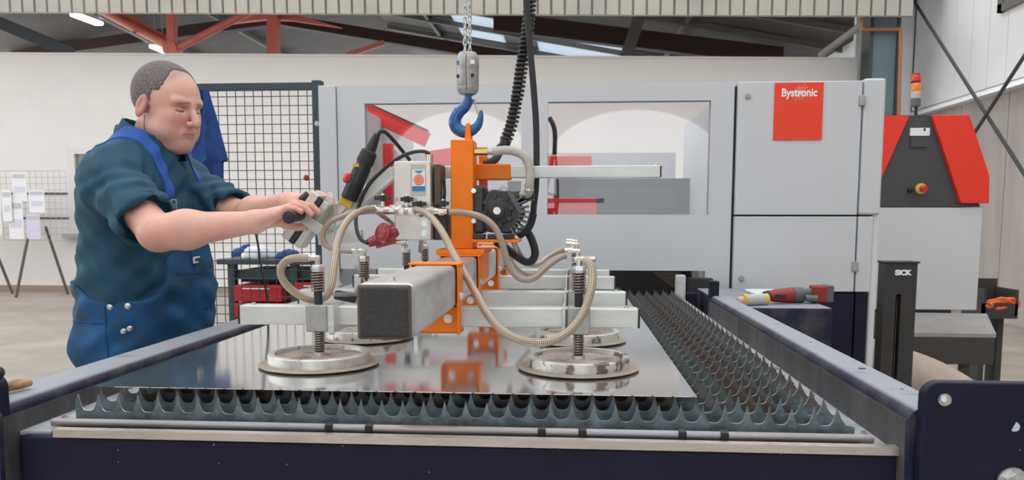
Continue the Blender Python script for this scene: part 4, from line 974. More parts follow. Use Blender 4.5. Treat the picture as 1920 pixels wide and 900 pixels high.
# pendant control
pn = empty('pendant_control', P(648,385,1.905), 'black pendant control with red push button and yellow base leaning on the handle arm', 'control')
d0, d1 = P(654,374,1.905), P(700,268,1.905); dd = (d1-d0); L1 = dd.length
b = MB(); b.lathe(d0, [(0.0185,0),(0.0205,0.004),(0.0205,L1*0.56),(0.019,L1*0.60),(0.019,L1*0.64)], 20, dd); b.build('handset', 'black_plastic', pn)
b = MB(); b.lathe(d0+dd*0.64, [(0.0205,0),(0.0215,0.004),(0.0195,L1*0.2),(0.013,L1*0.24)], 14, dd); b.build('collar', 'black_matte', pn)
b = MB(); b.lathe(d0+dd*0.88, [(0.0135,0),(0.013,L1*0.06),(0.0125,L1*0.08),(0.009,L1*0.24),(0.007,L1*0.28)], 16, dd); b.build('cable_boot', 'black_plastic', pn)
b = MB(); b.lathe(d0+dd*0.32+Vector((-0.014,-0.006,0.006)), [(0.011,0),(0.013,0.006),(0.013,0.012),(0.008,0.016)], 18, (-0.85,-0.35,0.33)); b.build('push_button', 'button_red', pn)
b = MB(); b.bar(d0+Vector((-0.018,-0.004,0.002)), d0+Vector((0.010,-0.004,-0.012)), 0.026, 0.008, (0,1,0)); b.build('base', 'yellow', pn, bevel=0.002)
MB().box(tuple(d0+dd*0.60-Vector((0.02,0.02,0.004))), tuple(d0+dd*0.60+Vector((-0.006,-0.014,0.004)))).build('mark', 'yellow', pn)
hose([(710,252,1.905),(714,246,1.905),(724,249,1.91),(742,268,1.93),(768,300,1.98)], 0.0048, 'black_plastic', pn, 'cable')

# ------------------------------------------------------------------ hoist
hk = empty('hoist_hook', P(877,240,1.923), 'blue forged crane hook under a grey cast block on twin chains', 'hook')
kx = 1.923/1500
c = P(877,174,1.923); Hh = P(877,98,1.923).z - c.z
b = MB(); b.lathe(c, [(0.018,-0.004),(0.0225,0),(0.0255,0.006),(0.0262,0.013),(0.0255,0.014),(0.0262,0.0155),(0.0268,Hh*0.5),(0.0265,Hh*0.60),(0.0272,Hh*0.62),(0.0268,Hh*0.80),(0.0262,Hh*0.82),(0.0262,Hh*0.86),(0.020,Hh*0.99),(0.012,Hh)], 36); bk = b.build('hook_block', 'block_grey', hk)
MB().cyl(c+Vector((0.014,-0.0225,0.036)), c+Vector((0.0145,-0.0255,0.036)), 0.0045, n=16).build('block_hole', 'gap_dark', bk)
MB().cyl(c+Vector((-0.021,-0.0165,0.036)), c+Vector((-0.0225,-0.0175,0.036)), 0.0045, n=16).build('block_hole', 'gap_dark', bk)
MB().box((c.x-0.0006,c.y-0.0285,c.z+0.002), (c.x+0.0006,c.y-0.02,c.z+Hh*0.9)).build('block_seam', 'gap_dark', bk)
MB().box((c.x+0.010,c.y-0.0268,c.z+Hh*0.66), (c.x+0.019,c.y-0.018,c.z+Hh*0.76)).build('block_label', 'sticker_white', bk); MB().box((c.x-0.023,c.y-0.021,c.z+Hh*0.66), (c.x-0.017,c.y-0.014,c.z+Hh*0.76)).build('block_label', 'sticker_blue', bk)
hpts = [(880,174),(879,186),(872,200),(860,211),(853,226),(857,240),(870,247),(884,245),(896,235),(901,220),(902,207)]
hr = [8.5,9,10,11,11.5,12,11.5,10,8,5.5,2.5]
sp_ = spline([P(a_,b_,1.923) for a_, b_ in hpts], 5); rs_ = []
for i in range(len(hr)-1):
    for j in range(5): rs_.append((hr[i]+(hr[i+1]-hr[i])*j/5)*kx)
rs_.append(hr[-1]*kx); MB().tube(sp_, rs_, 16).build('hook', 'hook_blue', hk)
MB().cyl(P(888,183,1.915), P(888,183,1.931), 0.005, n=14).build('latch_pin', 'zinc', hk)
MB().tube([P(889,184,1.923),P(892,200,1.923),P(897,216,1.923)], [0.003,0.002,0.002], 8).build('latch', 'zinc', hk)
def link_mesh_(n=12):
    L2, W2, r_ = 0.0062, 0.0036, 0.0017; pts_ = []
    for k in range(8): a = math.pi*k/7; pts_.append(Vector((W2*math.cos(a),0,L2-W2+W2*math.sin(a)+0.002)))
    for k in range(8): a = math.pi+math.pi*k/7; pts_.append(Vector((W2*math.cos(a),0,-(L2-W2)+W2*math.sin(a)-0.002)))
    return MB().tube(pts_, r_, 6, closed=True).mesh('chain_link')
lm = link_mesh_(); lm.materials.append(MATS['chain_steel'])
for s_, px_ in ((0,872),(1,881)):
    a_ = P(px_,100,1.923)
    for k in range(16):
        o = bpy.data.objects.new('chain_link', lm); COL.objects.link(o); o.parent = hk
        o.location = a_ + Vector((0,0,0.0125*k+0.004*s_)) - root_loc(hk); o.rotation_euler = (0,0,(math.pi/2)*(k % 2)+0.5)
    o = MB()
    for k in range(16, 160): o.lathe(a_+Vector((0,0,0.0125*k)), [(0.003,-0.006),(0.005,0),(0.003,0.006)], 6)
    o.build('chain_run', 'chain_steel', hk)['kind'] = 'stuff'
# spiral hose and flat cable from above
def coil(path_px, R_, r_, pitch, Y):
    ph = spline([P(a_, b_, Y) for a_, b_ in path_px], 40); out = []; ang = 0
    for i in range(len(ph)-1):
        d = ph[i+1]-ph[i]; tg_ = d.normalized(); u = Vector((0,1,0)); u = (u-tg_*u.dot(tg_)).normalized(); v = tg_.cross(u)
        n_ = max(1, int(d.length/pitch*12))
        for j in range(n_):
            ang += 2*math.pi*(d.length/n_)/pitch; out.append(ph[i]+d*(j/n_)+(u*math.cos(ang)+v*math.sin(ang))*R_)
    return MB().tube(out, r_, 6)
sc_ = empty('spiral_hose', P(950,268,2.02), 'black coiled hose hanging down to the orange post', 'hose')
coil([(997,-60),(994,0),(989,60),(979,120),(970,180),(960,230),(949,262)], 0.0125, 0.0042, 0.0108, 2.02).build('coil', 'black_plastic', sc_)
b = MB(); b.tube(spline([P(a_,b_,2.02) for a_,b_ in ((997,-60),(994,0),(989,60),(979,120),(970,180),(960,230),(949,266))],6), 0.0075, 10); b.build('core', 'black_matte', sc_)
MB().cyl(P(949,262,2.02), P(945,274,2.02), 0.014, n=16).build('cuff', 'black_plastic', sc_)
MB().tube(spline([P(938,275,2.02),P(935,288,2.0),P(925,302,1.98),P(905,308,1.97)],5), 0.010, 10).build('tail', 'black_matte', sc_)
MB().tube([P(997,-60,2.02), P(1000,-140,2.02), Vector((0.0-0.085,2.02,3.6))], 0.012, 8).build('upper_run', 'black_matte', sc_)
hc_ = hose([(984,-900,1.99),(984,-300,1.99),(984,-80,1.99),(987,0,1.99),(993,80,1.99),(1000,160,1.99),(1005,230,1.99),(1006,300,1.99),(1005,350,2.0),(1001,385,2.01),(1000,400,2.02)], 0.0078, 'black_matte', None, 'feed_cable')
tag(hc_, 'thick black feed cable hanging beside the coiled hose', 'cable')
ec = hose([(478,428,1.95),(484,460,2.05),(490,500,2.15),(500,555,2.2),(505,640,2.3)], 0.003, 'black_plastic', None, 'thin_cable')
tag(ec, 'thin black cable dangling below the worker hands', 'cable')

# ------------------------------------------------------------------ the worker (surfaces polygonised from smooth distance fields)
def nets(f, lo, hi, h):
    ax = [np.arange(lo[i], hi[i]+h, h, dtype=np.float32) for i in range(3)]
    X, Y, Z = np.meshgrid(*ax, indexing='ij', sparse=True)
    V = np.broadcast_to(f(X, Y, Z), tuple(len(a) for a in ax)).astype(np.float32)
    ins = V < 0
    cnt = np.zeros(tuple(n-1 for n in V.shape), np.int8)
    sl = lambda d: tuple(slice(o, (None if o else -1) if o == 0 else None) for o in d)
    for d in np.ndindex(2,2,2): cnt += ins[tuple(slice(o, V.shape[i]-1+o) for i, o in enumerate(d))]
    act = (cnt > 0) & (cnt < 8)
    c = np.argwhere(act); idx = np.full(act.shape, -1, np.int64); idx[act] = np.arange(len(c))
    acc = np.zeros((len(c),3)); num = np.zeros(len(c))
    for a in range(3):
        o1, o2 = [k for k in range(3) if k != a]
        for u in (0,1):
            for v in (0,1):
                p = c.copy(); p[:,o1] += u; p[:,o2] += v; q = p.copy(); q[:,a] += 1
                va = V[p[:,0],p[:,1],p[:,2]]; vb = V[q[:,0],q[:,1],q[:,2]]; m_ = (va < 0) != (vb < 0)
                t = np.where(m_, va/np.where(m_, va-vb, 1), 0); pt = p.astype(float); pt[:,a] += t
                acc[m_] += pt[m_]; num[m_] += 1
    vert = acc/num[:,None]*h + np.array(lo)
    quads = []
    for a in range(3):
        o1, o2 = (a+1) % 3, (a+2) % 3
        s0 = [slice(None)]*3; s1 = [slice(None)]*3; s0[a] = slice(0,-1); s1[a] = slice(1,None)
        e = np.argwhere(ins[tuple(s0)] != ins[tuple(s1)])
        e = e[(e[:,o1] > 0) & (e[:,o2] > 0) & (e[:,o1] < V.shape[o1]-1) & (e[:,o2] < V.shape[o2]-1)]
        fl_ = ins[e[:,0],e[:,1],e[:,2]]
        def g(d1, d2):
            p = e.copy(); p[:,o1] -= d1; p[:,o2] -= d2; return idx[p[:,0],p[:,1],p[:,2]]
        A, B, C_, D = g(1,1), g(0,1), g(0,0), g(1,0)
        q = np.stack([A,B,C_,D],1); q[~fl_] = q[~fl_][:,::-1]; quads.append(q)
    return vert, np.concatenate(quads)
def np_mesh(name, vert, quads, origin=(0,0,0)):
    me = bpy.data.meshes.new(name); me.vertices.add(len(vert)); me.vertices.foreach_set('co', (vert-np.array(origin)).astype(np.float32).ravel())
    me.loops.add(quads.size); me.loops.foreach_set('vertex_index', quads.astype(np.int32).ravel())
    me.polygons.add(len(quads)); me.polygons.foreach_set('loop_start', np.arange(0, quads.size, 4, dtype=np.int32))
    me.update(calc_edges=True); me.validate(); me.shade_smooth(); return me
def ell(X, Y, Z, c, r):
    x, y, z = (X-c[0]), (Y-c[1]), (Z-c[2])
    k0 = np.sqrt((x/r[0])**2+(y/r[1])**2+(z/r[2])**2); k1 = np.sqrt((x/r[0]**2)**2+(y/r[1]**2)**2+(z/r[2]**2)**2)+1e-9
    return k0*(k0-1)/k1
def sph(X, Y, Z, c, r): return np.sqrt((X-c[0])**2+(Y-c[1])**2+(Z-c[2])**2)-r
def capsule(X, Y, Z, a, b, ra, rb):
    ba = [b[i]-a[i] for i in range(3)]; L2 = sum(q*q for q in ba)
    t = np.clip(((X-a[0])*ba[0]+(Y-a[1])*ba[1]+(Z-a[2])*ba[2])/L2, 0, 1)
    return np.sqrt((X-a[0]-t*ba[0])**2+(Y-a[1]-t*ba[1])**2+(Z-a[2]-t*ba[2])**2)-(ra+(rb-ra)*t)
def smin(a, b, k):
    h = np.clip(0.5+0.5*(b-a)/k, 0, 1); return b*(1-h)+a*h-k*h*(1-h)
def smax(a, b, k): return -smin(-a, -b, k)
def sstep(x, a, b):
    t = np.clip((x-a)/(b-a), 0, 1); return t*t*(3-2*t)
CX, CYm = -1.24, 2.25
S1, E1, W1 = (-1.222,2.075,1.368), (-1.002,1.885,1.232), (-0.752,1.862,1.258)
S2, E2, W2 = (-1.205,2.425,1.372), (-0.955,2.28,1.270), (-0.735,2.05,1.308)
def torso(X, Y, Z):
    d = ell(X,Y,Z,(CX+0.005,CYm,1.09),(0.172,0.195,0.20))
    d = smin(d, ell(X,Y,Z,(CX-0.005,CYm,1.29),(0.145,0.19,0.19)), 0.06)
    d = smin(d, capsule(X,Y,Z,S1,S2,0.066,0.066), 0.06)
    d = smin(d, ell(X,Y,Z,(CX-0.03,CYm,1.37),(0.10,0.16,0.10)), 0.05)
    d = smin(d, capsule(X,Y,Z,(-1.215,CYm,1.455),S1,0.062,0.058), 0.04)
    d = smin(d, capsule(X,Y,Z,(-1.215,CYm,1.455),S2,0.062,0.058), 0.04)
    d = smin(d, ell(X,Y,Z,(CX-0.0,CYm,0.93),(0.155,0.175,0.17)), 0.08)
    return d
def fold(X, Y, Z, s, a):
    return a*(np.sin(s*(0.8*X+0.5*Y+1.2*Z)+2.0*np.sin(9*Z+4*Y)) * np.sin(s*0.53*(Y-0.7*X+0.5*Z)+1.3*np.sin(11*X)) + 0.6*np.sin(s*1.7*(0.9*Z-0.6*X)+3*np.sin(7*Y)))
mn = empty('person', (CX, CYm, 0), 'man in teal polo shirt and blue bib overalls guiding the lifter handle', 'person')
ORG = root_loc(mn)
# --- head frame
HCn = np.array([-1.1503, 2.25, 1.5828]); HS = 0.9643
HA = np.array([[0.9248,0.3383,0.1743],[-0.3278,0.9408,-0.0865],[-0.1932,0.0228,0.9809]])
def tohead(X, Y, Z):
    x, y, z = X-HCn[0], Y-HCn[1], Z-HCn[2]
    return [(HA[0,i]*x+HA[1,i]*y+HA[2,i]*z)/HS for i in range(3)]
def skull(f, s, u):
    d = ell(f,s,u,(-0.018,0,0.036),(0.098,0.079,0.092))
    d = smin(d, ell(f,s,u,(0.030,0,0.02),(0.062,0.068,0.075)), 0.03)
    return d
def head(f, s, u):
    a = np.abs(s)
    d = skull(f,s,u)
    d = smin(d, ell(f,s,u,(0.030,0,-0.045),(0.060,0.064,0.070)), 0.03)
    d = smin(d, ell(f,a,u,(0.020,0.030,-0.070),(0.056,0.040,0.036)), 0.025)       # jaw
    d = smin(d, ell(f,s,u,(0.068,0,-0.096),(0.026,0.030,0.022)), 0.025)          # chin
    d = smin(d, ell(f,s,u,(0.020,0,-0.108),(0.058,0.050,0.022)), 0.03)           # under the chin
    d = smin(d, sph(f,a,u,(0.056,0.037,-0.028),0.027), 0.02)                     # cheek
    d = smin(d, sph(f,a,u,(0.050,0.040,-0.064),0.026), 0.02)                     # jowl
    d = smin(d, capsule(f,a,u,(0.088,0.006,0.022),(0.076,0.046,0.024),0.012,0.010), 0.012)  # brow
    d = smax(d, -ell(f,a,u,(0.103,0.031,0.001),(0.025,0.020,0.012)), 0.010)      # socket
    d = smin(d, sph(f,a,u,(0.0735,0.032,0.000),0.0135), 0.004)                   # lids
    d = smin(d, capsule(f,s,u,(0.089,0,0.016),(0.114,0,-0.026),0.0080,0.0120), 0.010)   # nose
    d = smin(d, sph(f,s,u,(0.117,0,-0.034),0.0125), 0.006)
    d = smin(d, sph(f,a,u,(0.103,0.0140,-0.037),0.0090), 0.005)
    d = smax(d, -sph(f,a,u,(0.110,0.0070,-0.0485),0.0045), 0.003)
    d = smin(d, ell(f,s,u,(0.078,0,-0.066),(0.020,0.030,0.022)), 0.012)          # muzzle
    d = smin(d, capsule(f,a,u,(0.0955,0.0,-0.0625),(0.089,0.019,-0.0655),0.0042,0.0022), 0.004)
    d = smin(d, capsule(f,a,u,(0.0945,0.0,-0.0720),(0.088,0.016,-0.0690),0.0050,0.0022), 0.004)
    d = smax(d, -capsule(f,a,u,(0.1015,0.0,-0.0668),(0.0925,0.023,-0.0690),0.0020,0.0016), 0.002)
    d = smax(d, -ell(f,s,u,(0.104,0,-0.083),(0.008,0.018,0.005)), 0.006)
    d = smax(d, -capsule(f,a,u,(0.098,0.0255,-0.040),(0.089,0.036,-0.064),0.0030,0.0020), 0.007)   # cheek fold
    e = ell(f-(u*0.25),a,u,(-0.012,0.083,-0.006),(0.019,0.0085,0.034))             # ear
    e = smax(e, -ell(f-(u*0.25),a,u,(-0.008,0.094,-0.002),(0.011,0.008,0.021)), 0.004)
    d = smin(d, e, 0.006)
    d = smin(d, capsule(f,s,u,(-0.030,0,-0.060),(-0.075,0,-0.190),0.060,0.066), 0.025)  # neck
    return d
def hd_f(X, Y, Z): return head(*tohead(X,Y,Z))*HS
hv, hq = nets(hd_f, (HCn[0]-0.17,HCn[1]-0.14,HCn[2]-0.20), (HCn[0]+0.15,HCn[1]+0.14,HCn[2]+0.145), 0.0019)
# --- arms and hands
def finger(X, Y, Z, pts, r0, r1):
    d = None; n = len(pts)-1
    for i in range(n):
        ra = r0+(r1-r0)*i/n; rb = r0+(r1-r0)*(i+1)/n
        e = capsule(X,Y,Z,pts[i],pts[i+1],ra,rb); d = e if d is None else smin(d, e, 0.0025)
    return d
def arm(X, Y, Z, S, E, W, hand):
    d = capsule(X,Y,Z,S,E,0.052,0.042)
    m1 = tuple(E[i]+(W[i]-E[i])*0.30 for i in range(3))
    d = smin(d, capsule(X,Y,Z,E,m1,0.039,0.044), 0.03); d = smin(d, capsule(X,Y,Z,m1,W,0.043,0.026), 0.03)
    h = None
    for b in hand['palm']:
        e = capsule(X,Y,Z,*b); h = e if h is None else smin(h, e, 0.010)
    d = smin(d, h, 0.018)
    for pts_, r0, r1 in hand['fingers']: d = smin(d, finger(X,Y,Z,pts_,r0,r1), 0.004)
    return d
kn = [(-0.664,1.866,1.290),(-0.660,1.846,1.291),(-0.663,1.826,1.287),(-0.670,1.808,1.279)]
Wn = (-0.745,1.860,1.262)
handR = {'palm': [(Wn,k,0.0185,0.0115) for k in kn] + [((-0.735,1.868,1.258),(-0.690,1.886,1.262),0.017,0.013)],
 'fingers': [([kn[0],(-0.640,1.868,1.2975),(-0.614,1.868,1.293),(-0.599,1.868,1.282)],0.0098,0.0072),
             ([kn[1],(-0.632,1.846,1.3005),(-0.604,1.845,1.295),(-0.588,1.845,1.281)],0.0100,0.0074),
             ([kn[2],(-0.638,1.825,1.2970),(-0.612,1.823,1.291),(-0.598,1.822,1.277)],0.0096,0.0070),
             ([kn[3],(-0.650,1.804,1.2905),(-0.630,1.800,1.2895),(-0.614,1.798,1.283)],0.0086,0.0064),
             ([(-0.706,1.882,1.262),(-0.680,1.886,1.252),(-0.652,1.880,1.246),(-0.632,1.872,1.247)],0.0120,0.0085)]}
Wl = (-0.728,2.044,1.308)
kl = [(-0.664,1.975,1.318),(-0.656,1.990,1.321),(-0.652,2.008,1.319),(-0.654,2.026,1.312)]
handL = {'palm': [(Wl,k,0.0185,0.0115) for k in kl] + [((-0.722,2.03,1.304),(-0.690,1.985,1.300),0.016,0.013)],
 'fingers': [([kl[0],(-0.640,1.950,1.326),(-0.618,1.936,1.318),(-0.606,1.930,1.305)],0.0098,0.0072),
             ([kl[1],(-0.628,1.966,1.328),(-0.604,1.952,1.318),(-0.592,1.946,1.303)],0.0100,0.0074),
             ([kl[2],(-0.622,1.988,1.325),(-0.598,1.976,1.314),(-0.588,1.970,1.300)],0.0096,0.0070),
             ([kl[3],(-0.630,2.010,1.318),(-0.612,2.000,1.310),(-0.602,1.995,1.298)],0.0086,0.0064),
             ([(-0.700,1.995,1.300),(-0.672,1.966,1.296),(-0.650,1.950,1.288),(-0.634,1.942,1.280)],0.0118,0.0085)]}
av, aq = nets(lambda X,Y,Z: arm(X,Y,Z,S1,E1,W1,handR), (-1.29,1.76,1.15), (-0.57,2.14,1.49), 0.0027)
bv, bq = nets(lambda X,Y,Z: arm(X,Y,Z,S2,E2,W2,handL), (-1.28,1.91,1.18), (-0.57,2.52,1.49), 0.0030)
tv, tq = nets(lambda X,Y,Z: torso(X,Y,Z)+0.02, (-1.46,1.98,0.74), (-1.02,2.52,1.50), 0.012)
vall = np.concatenate([hv,av,bv,tv]); o1 = len(hv); o2 = o1+len(av); o3 = o2+len(bv)
qall = np.concatenate([hq,aq+o1,bq+o2,tq+o3])
me = np_mesh('body', vall, qall, ORG)
f, s, u = tohead(hv[:,0],hv[:,1],hv[:,2]); a = np.abs(s)
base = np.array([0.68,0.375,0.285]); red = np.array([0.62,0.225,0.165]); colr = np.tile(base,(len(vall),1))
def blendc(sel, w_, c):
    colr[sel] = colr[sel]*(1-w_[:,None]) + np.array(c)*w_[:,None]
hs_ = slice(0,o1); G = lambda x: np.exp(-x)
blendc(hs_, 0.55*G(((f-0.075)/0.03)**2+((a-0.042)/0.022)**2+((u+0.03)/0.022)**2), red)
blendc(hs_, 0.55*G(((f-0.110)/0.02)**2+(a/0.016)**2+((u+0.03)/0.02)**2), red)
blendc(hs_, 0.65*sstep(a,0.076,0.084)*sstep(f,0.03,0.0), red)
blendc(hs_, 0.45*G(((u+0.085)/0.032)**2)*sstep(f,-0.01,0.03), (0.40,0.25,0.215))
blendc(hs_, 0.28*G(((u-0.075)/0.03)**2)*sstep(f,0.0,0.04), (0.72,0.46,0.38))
blendc(hs_, 0.75*sstep(f,0.08,0.088)*sstep(a,0.025,0.018)*(G(((u+0.063)/0.0035)**2)+G(((u+0.0725)/0.004)**2)).clip(0,1), (0.46,0.17,0.15))
blendc(hs_, 0.8*sstep(f,0.08,0.088)*sstep(a,0.025,0.020)*G(((u+0.0670+a*0.08)/0.0014)**2), (0.20,0.07,0.06))
blendc(hs_, 0.75*sstep(f,0.055,0.07)*G((np.maximum(0,np.abs(a-0.030)-0.014)/0.004)**2+((u-0.0205+(a-0.03)*0.12)/0.0042)**2), (0.13,0.075,0.055))   # brows
blendc(hs_, 0.95*sstep(f,0.06,0.07)*G((np.maximum(0,np.abs(a-0.032)-0.011)/0.003)**2+((u+0.0036-((a-0.032)/0.013)**2*0.002)/0.0021)**2), (0.035,0.02,0.018)) # lash line
blendc(hs_, 0.80*sstep(f,0.06,0.07)*G((np.maximum(0,np.abs(a-0.033)-0.008)/0.003)**2+((u+0.0076)/0.0016)**2), (0.66,0.58,0.55))
blendc(hs_, 0.7*sstep(f,0.055,0.07)*G(((a-0.030)/0.020)**2+((u-0.0095)/0.005)**2), (0.36,0.165,0.125))  # painted shade between brow and upper lid
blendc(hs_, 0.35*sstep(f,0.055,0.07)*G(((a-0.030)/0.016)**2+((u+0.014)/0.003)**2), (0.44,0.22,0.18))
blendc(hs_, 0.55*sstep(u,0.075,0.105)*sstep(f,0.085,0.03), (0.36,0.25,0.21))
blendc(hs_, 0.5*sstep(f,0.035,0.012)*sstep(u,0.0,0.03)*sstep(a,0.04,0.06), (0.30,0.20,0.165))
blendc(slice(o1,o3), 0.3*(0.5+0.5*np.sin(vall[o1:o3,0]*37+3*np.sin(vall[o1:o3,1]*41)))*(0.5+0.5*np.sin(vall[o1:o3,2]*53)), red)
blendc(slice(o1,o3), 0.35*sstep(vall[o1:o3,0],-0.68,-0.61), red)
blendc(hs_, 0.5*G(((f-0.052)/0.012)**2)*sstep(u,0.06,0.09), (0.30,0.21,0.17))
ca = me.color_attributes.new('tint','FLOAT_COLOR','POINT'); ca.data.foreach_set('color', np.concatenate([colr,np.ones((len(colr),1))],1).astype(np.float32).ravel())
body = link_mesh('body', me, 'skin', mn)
# --- hair
def hair_f(X, Y, Z):
    f, s, u = tohead(X,Y,Z); a = np.abs(s)
    d = skull(f,s,u) - 0.0034 - 0.0004*np.sin(420*f+4*np.sin(90*s))*np.sin(390*u+190*s)
    line = 0.050 - 0.55*np.maximum(0, 0.085-u) + 0.012*np.sin(55*s)            # hair line: recedes at the temples
    line = np.where(u < 0.045, np.maximum(0.010+0.16*(u), -0.004), line)
    front = f - np.minimum(line, 0.046) + 0.0012*np.sin(330*u+2*np.sin(170*s))+0.0010*np.sin(610*s+90*u)
    d = smax(d, front, 0.006)
    low = (-0.012 - 0.55*np.minimum(0, f+0.006)*-1) 
    d = smax(d, (-0.030 + 0.0*f) - u - 0.55*np.maximum(0, -f-0.02), 0.005)
    ear = ell(f-(u*0.25),a,u,(-0.010,0.086,-0.014),(0.022,0.020,0.040))
    return smax(d, -ear, 0.004)*HS
v_, q_ = nets(hair_f, (HCn[0]-0.15,HCn[1]-0.12,HCn[2]-0.10), (HCn[0]+0.10,HCn[1]+0.12,HCn[2]+0.15), 0.0022)
link_mesh('hair', np_mesh('hair', v_, q_, ORG), 'hair', mn)
# --- polo shirt
def along(X, Y, Z, A, B):
    ba = [B[i]-A[i] for i in range(3)]; L = math.sqrt(sum(q*q for q in ba)); return ((X-A[0])*ba[0]+(Y-A[1])*ba[1]+(Z-A[2])*ba[2])/L, L
def shirt_f(X, Y, Z):
    d = torso(X,Y,Z) - 0.006
    for S, E, rr0, rr1, fr_ in ((S1,E1,0.072,0.073,0.80), (S2,E2,0.070,0.070,0.88)):
        t, L = along(X,Y,Z,S,E); sl = capsule(X,Y,Z,S,E,rr0,rr1) + 0.003*np.sin(60*t+4*np.sin(30*Z))
        sl = smax(sl, t-L*fr_, 0.006); inner = capsule(X,Y,Z,S,E,rr0-0.012,rr1-0.010); sl = smax(sl, -np.maximum(inner, L*fr_-0.03-t), 0.004)
        d = smin(d, sl, 0.035)
    nk = capsule(X,Y,Z,(-1.19,CYm,1.40),(-1.225,CYm,1.50),0.085,0.075)
    d = smin(d, nk, 0.04)
    d = d + fold(X,Y,Z,40,0.0036) + 0.0038*np.sin(95*(Z+0.45*X-0.5*Y)+5*np.sin(14*X+9*Y))*np.sin(23*(X+Y)+2)
    hole = np.maximum(capsule(X,Y,Z,(-1.165,CYm,1.42),(-1.185,CYm,1.60),0.056,0.072), -(Z-1.43))
    d = smax(d, -hole, 0.006)
    vee = np.maximum(np.maximum(np.abs(Y-CYm+0.012)-0.32*(Z-1.395), 1.395-Z), -1.185-X)
    d = smax(d, -vee, 0.004)
    d = smax(d, Z-1.526-0.25*(CX-0.02-X)*1.0, 0.004)
    return smax(d, 1.0-Z, 0.004)
v_, q_ = nets(shirt_f, (-1.47,1.79,0.98), (-0.90,2.55,1.56), 0.0048)
sh_ = link_mesh('polo_shirt', np_mesh('polo_shirt', v_, q_, ORG), 'shirt', mn)
def collar_f(X, Y, Z):
    # standing collar: a tilted conical band round the neck, open at the throat
    cx = -1.205 + (Z-1.50)*0.35; zz = Z - 1.492 + (X+1.205)*0.50
    r = np.sqrt(((X-cx)*0.95)**2 + (Y-CYm)**2); R = 0.083 - 0.16*(zz)
    d = np.abs(r-R) - 0.0042
    d = smax(d, np.abs(zz)-0.027, 0.004)
    gap = 0.016 + 0.35*np.maximum(0, 0.02-zz)*0
    return smax(d, gap - np.abs(Y-CYm+0.012) - 10*np.maximum(0, -(X-cx)), 0.004)
v_, q_ = nets(collar_f, (-1.34,2.13,1.36), (-1.06,2.37,1.64), 0.0032)
link_mesh('collar', np_mesh('collar', v_, q_, ORG), 'shirt', sh_)
# --- bib overalls
def bibw(Z): return np.interp(np.asarray(Z), [0.98,1.03,1.06,1.10,1.16,1.25,1.30], [0.26,0.200,0.155,0.138,0.125,0.118,0.115]).astype(np.float32)
def over_f(X, Y, Z):
    d = torso(X,Y,Z) - 0.013
    l1 = capsule(X,Y,Z,(CX-0.015,2.155,0.90),(CX-0.01,2.14,0.07),0.104,0.082); l2 = capsule(X,Y,Z,(CX-0.015,2.345,0.90),(CX-0.01,2.36,0.07),0.104,0.082)
    d = smin(d, smin(l1,l2,0.02), 0.05)
    pocket = ell(X,Y,Z,(CX-0.06,2.09,0.91),(0.085,0.03,0.09)); d = smin(d, pocket, 0.02)
    d = d + fold(X,Y,Z,44,0.0042)*sstep(1.2-Z,0.0,0.15) + fold(X,Y,Z,24,0.0018) + 0.0015*np.sin(110*(0.8*Z-0.5*X)+4*np.sin(15*Y))
    fX = X - CX; ly = np.abs(Y-CYm)
    waist = Z - (1.045 + 0.05*sstep(-fX,0.02,0.15))
    bib = np.maximum(np.maximum(ly - bibw(Z), Z-1.288), 0.03-fX)
    cut = np.minimum(waist, bib)
    d = smax(d, cut, 0.004)
    return smax(d, 0.06-Z, 0.004)
v_, q_ = nets(over_f, (-1.50,1.98,0.05), (-1.01,2.52,1.31), 0.0056)
ov = link_mesh('bib_overalls', np_mesh('bib_overalls', v_, q_, ORG), 'denim', mn)
def strap_f(sgn):
    def f_(X, Y, Z):
        d = np.maximum(np.abs(shirt_f(X,Y,Z) - 0.0010) - 0.0044, torso(X,Y,Z) - 0.028)
        l0 = 0.092 if sgn > 0 else 0.060; back = sstep(CX-0.03-X, 0.0, 0.12)
        l0 = l0*(1-0.4*back)
        d = np.maximum(d, np.abs(sgn*(CYm-Y) - l0) - 0.0140)
        return np.maximum(d, 1.262-Z + 0*X)
    return f_
for sg in (1,-1):
    v_, q_ = nets(strap_f(sg), (-1.46,CYm-0.13 if sg > 0 else CYm+0.02,1.25), (-1.04,CYm-0.04 if sg > 0 else CYm+0.13,1.56), 0.0030)
    link_mesh('shoulder_strap', np_mesh('shoulder_strap', v_, q_, ORG), 'strap_blue', ov)
def on_torso(Y, Z, off):
    xs_ = np.linspace(-1.0,-1.24,1200); d = torso(xs_, Y, Z) - off; k = int(np.argmax(d < 0)); return float(xs_[k])
for sg in (1,-1):
    yb_ = CYm - (0.092 if sg > 0 else -0.060)
    b = MB()
    for z0_, z1_ in ((1.285,1.318),):
        p0 = Vector((on_torso(yb_,z0_,0.018),yb_,z0_)); p1 = Vector((on_torso(yb_,z1_,0.018),yb_,z1_))
        for dy in (-0.013,0.013): b.cyl(p0+Vector((0.002,dy,0)), p1+Vector((0.002,dy,0)), 0.0022, n=8)
        b.cyl(p0+Vector((0.002,-0.013,0)), p0+Vector((0.002,0.013,0)), 0.0022, n=8); b.cyl(p1+Vector((0.002,-0.013,0)), p1+Vector((0.002,0.013,0)), 0.0022, n=8)
        c = (p0+p1)/2; b.bar(c+Vector((0.003,-0.010,0)), c+Vector((0.003,0.010,0)), 0.012, 0.004, (1,0,0))
    b.build('buckle', 'zinc', ov)
def side_pt(X, Z, off):
    ys_ = np.linspace(1.95,2.25,1500); d = over_f(np.full_like(ys_,X), ys_, np.full_like(ys_,Z)) - off; return float(ys_[int(np.argmax(d < 0))])
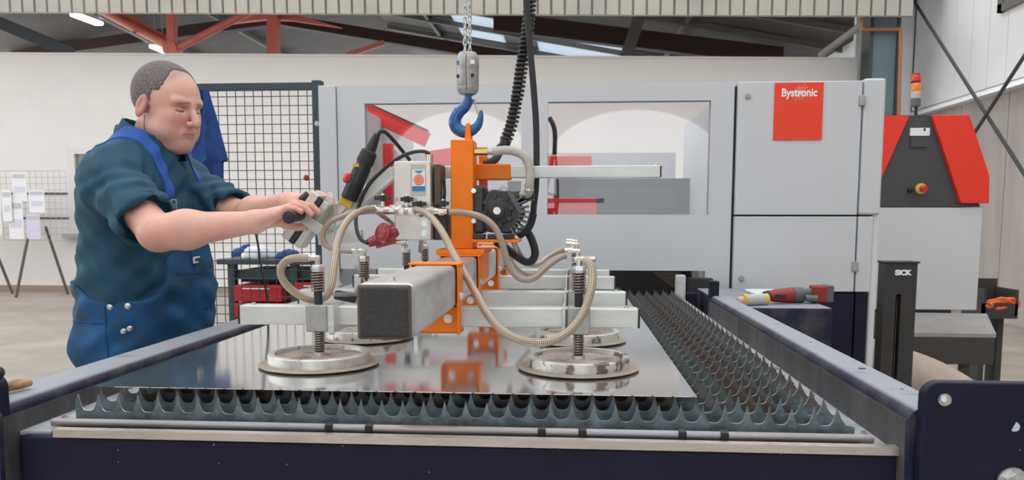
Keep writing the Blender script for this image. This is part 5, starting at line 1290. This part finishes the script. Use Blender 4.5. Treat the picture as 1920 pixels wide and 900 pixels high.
for X_, Z_ in ((-1.185,1.032),(-1.23,1.030),(-1.20,0.965),(-1.185,0.972)):
    y_ = side_pt(X_, Z_, 0.0); MB().lathe((X_,y_+0.002,Z_), [(0.008,0),(0.0085,0.002),(0.005,0.004)], 14, (0.25,-1,0)).build('button', 'zinc', ov)
lb0 = Vector((on_torso(2.20,1.150,0.016),2.20,1.150))
b = MB(); b.obox(lb0+Vector((0.002,0,0)), (0.0015,0.0002,0), (-0.0045,0.028,0), (0,0,0.009)); tg = b.build('name_tag', 'lettering_white', ov)
b = MB(); b.obox(lb0+Vector((0.0040,0,0)), (0.0006,0.0001,0), (-0.0035,0.021,0), (0,0,0.004)); b.build('tag_print', 'gap_dark', tg)
# pocket seams
for yy, zz_ in ((2.13,1.04),):
    b = MB(); b.tube([Vector((on_torso(y_,z_,0.0150),y_,z_)) for y_, z_ in [(2.13+0.02*k,1.115-0.001*k) for k in range(8)]], 0.0016, 6); b.build('seam', 'cloth_navy', ov)
    b = MB(); b.tube([Vector((on_torso(2.19,z_,0.0150),2.19,z_)) for z_ in [1.115+0.02*k for k in range(8)]], 0.0014, 6); b.build('seam', 'cloth_navy', ov)
for X_, Z_, dx, dz in ((-1.40,0.985,0.0,0.0),):
    pts_ = [Vector((x_, side_pt(x_, 0.985-0.03*abs(k-5)/5*0, -0.0005)-0.001, 0.985)) for k, x_ in enumerate(np.linspace(-1.37,-1.245,11))]
    MB().tube(pts_, 0.002, 6).build('pocket_seam', 'cloth_navy', ov)
    pts_ = [Vector((-1.245+0.012*(k/8), side_pt(-1.245+0.012*(k/8), z_, -0.0005)-0.001, z_)) for k, z_ in enumerate(np.linspace(1.03,0.82,9))]
    MB().tube(pts_, 0.002, 6).build('pocket_seam', 'cloth_navy', ov)
for sg in (1,-1):
    y_ = CYm - sg*0.11
    MB().tube(spline([(CX-0.07,y_,0.055),(CX-0.01,y_,0.06),(CX+0.07,y_,0.05),(CX+0.16,y_,0.042)],4), [0.045]*5+[0.05]*4+[0.045,0.042,0.04,0.03], 14).build('boot', 'boot', mn)
# earphone lead from ear to collar
ep = lambda f_, s_, u_: Vector(tuple(HCn + HS*(HA @ np.array([f_,s_,u_]))))
MB().tube(spline([ep(-0.002,-0.078,-0.030), ep(-0.002,-0.077,-0.06), ep(0.004,-0.072,-0.10), ep(0.02,-0.066,-0.145)],6), 0.0011, 6).build('ear_lead', 'black_plastic', mn)
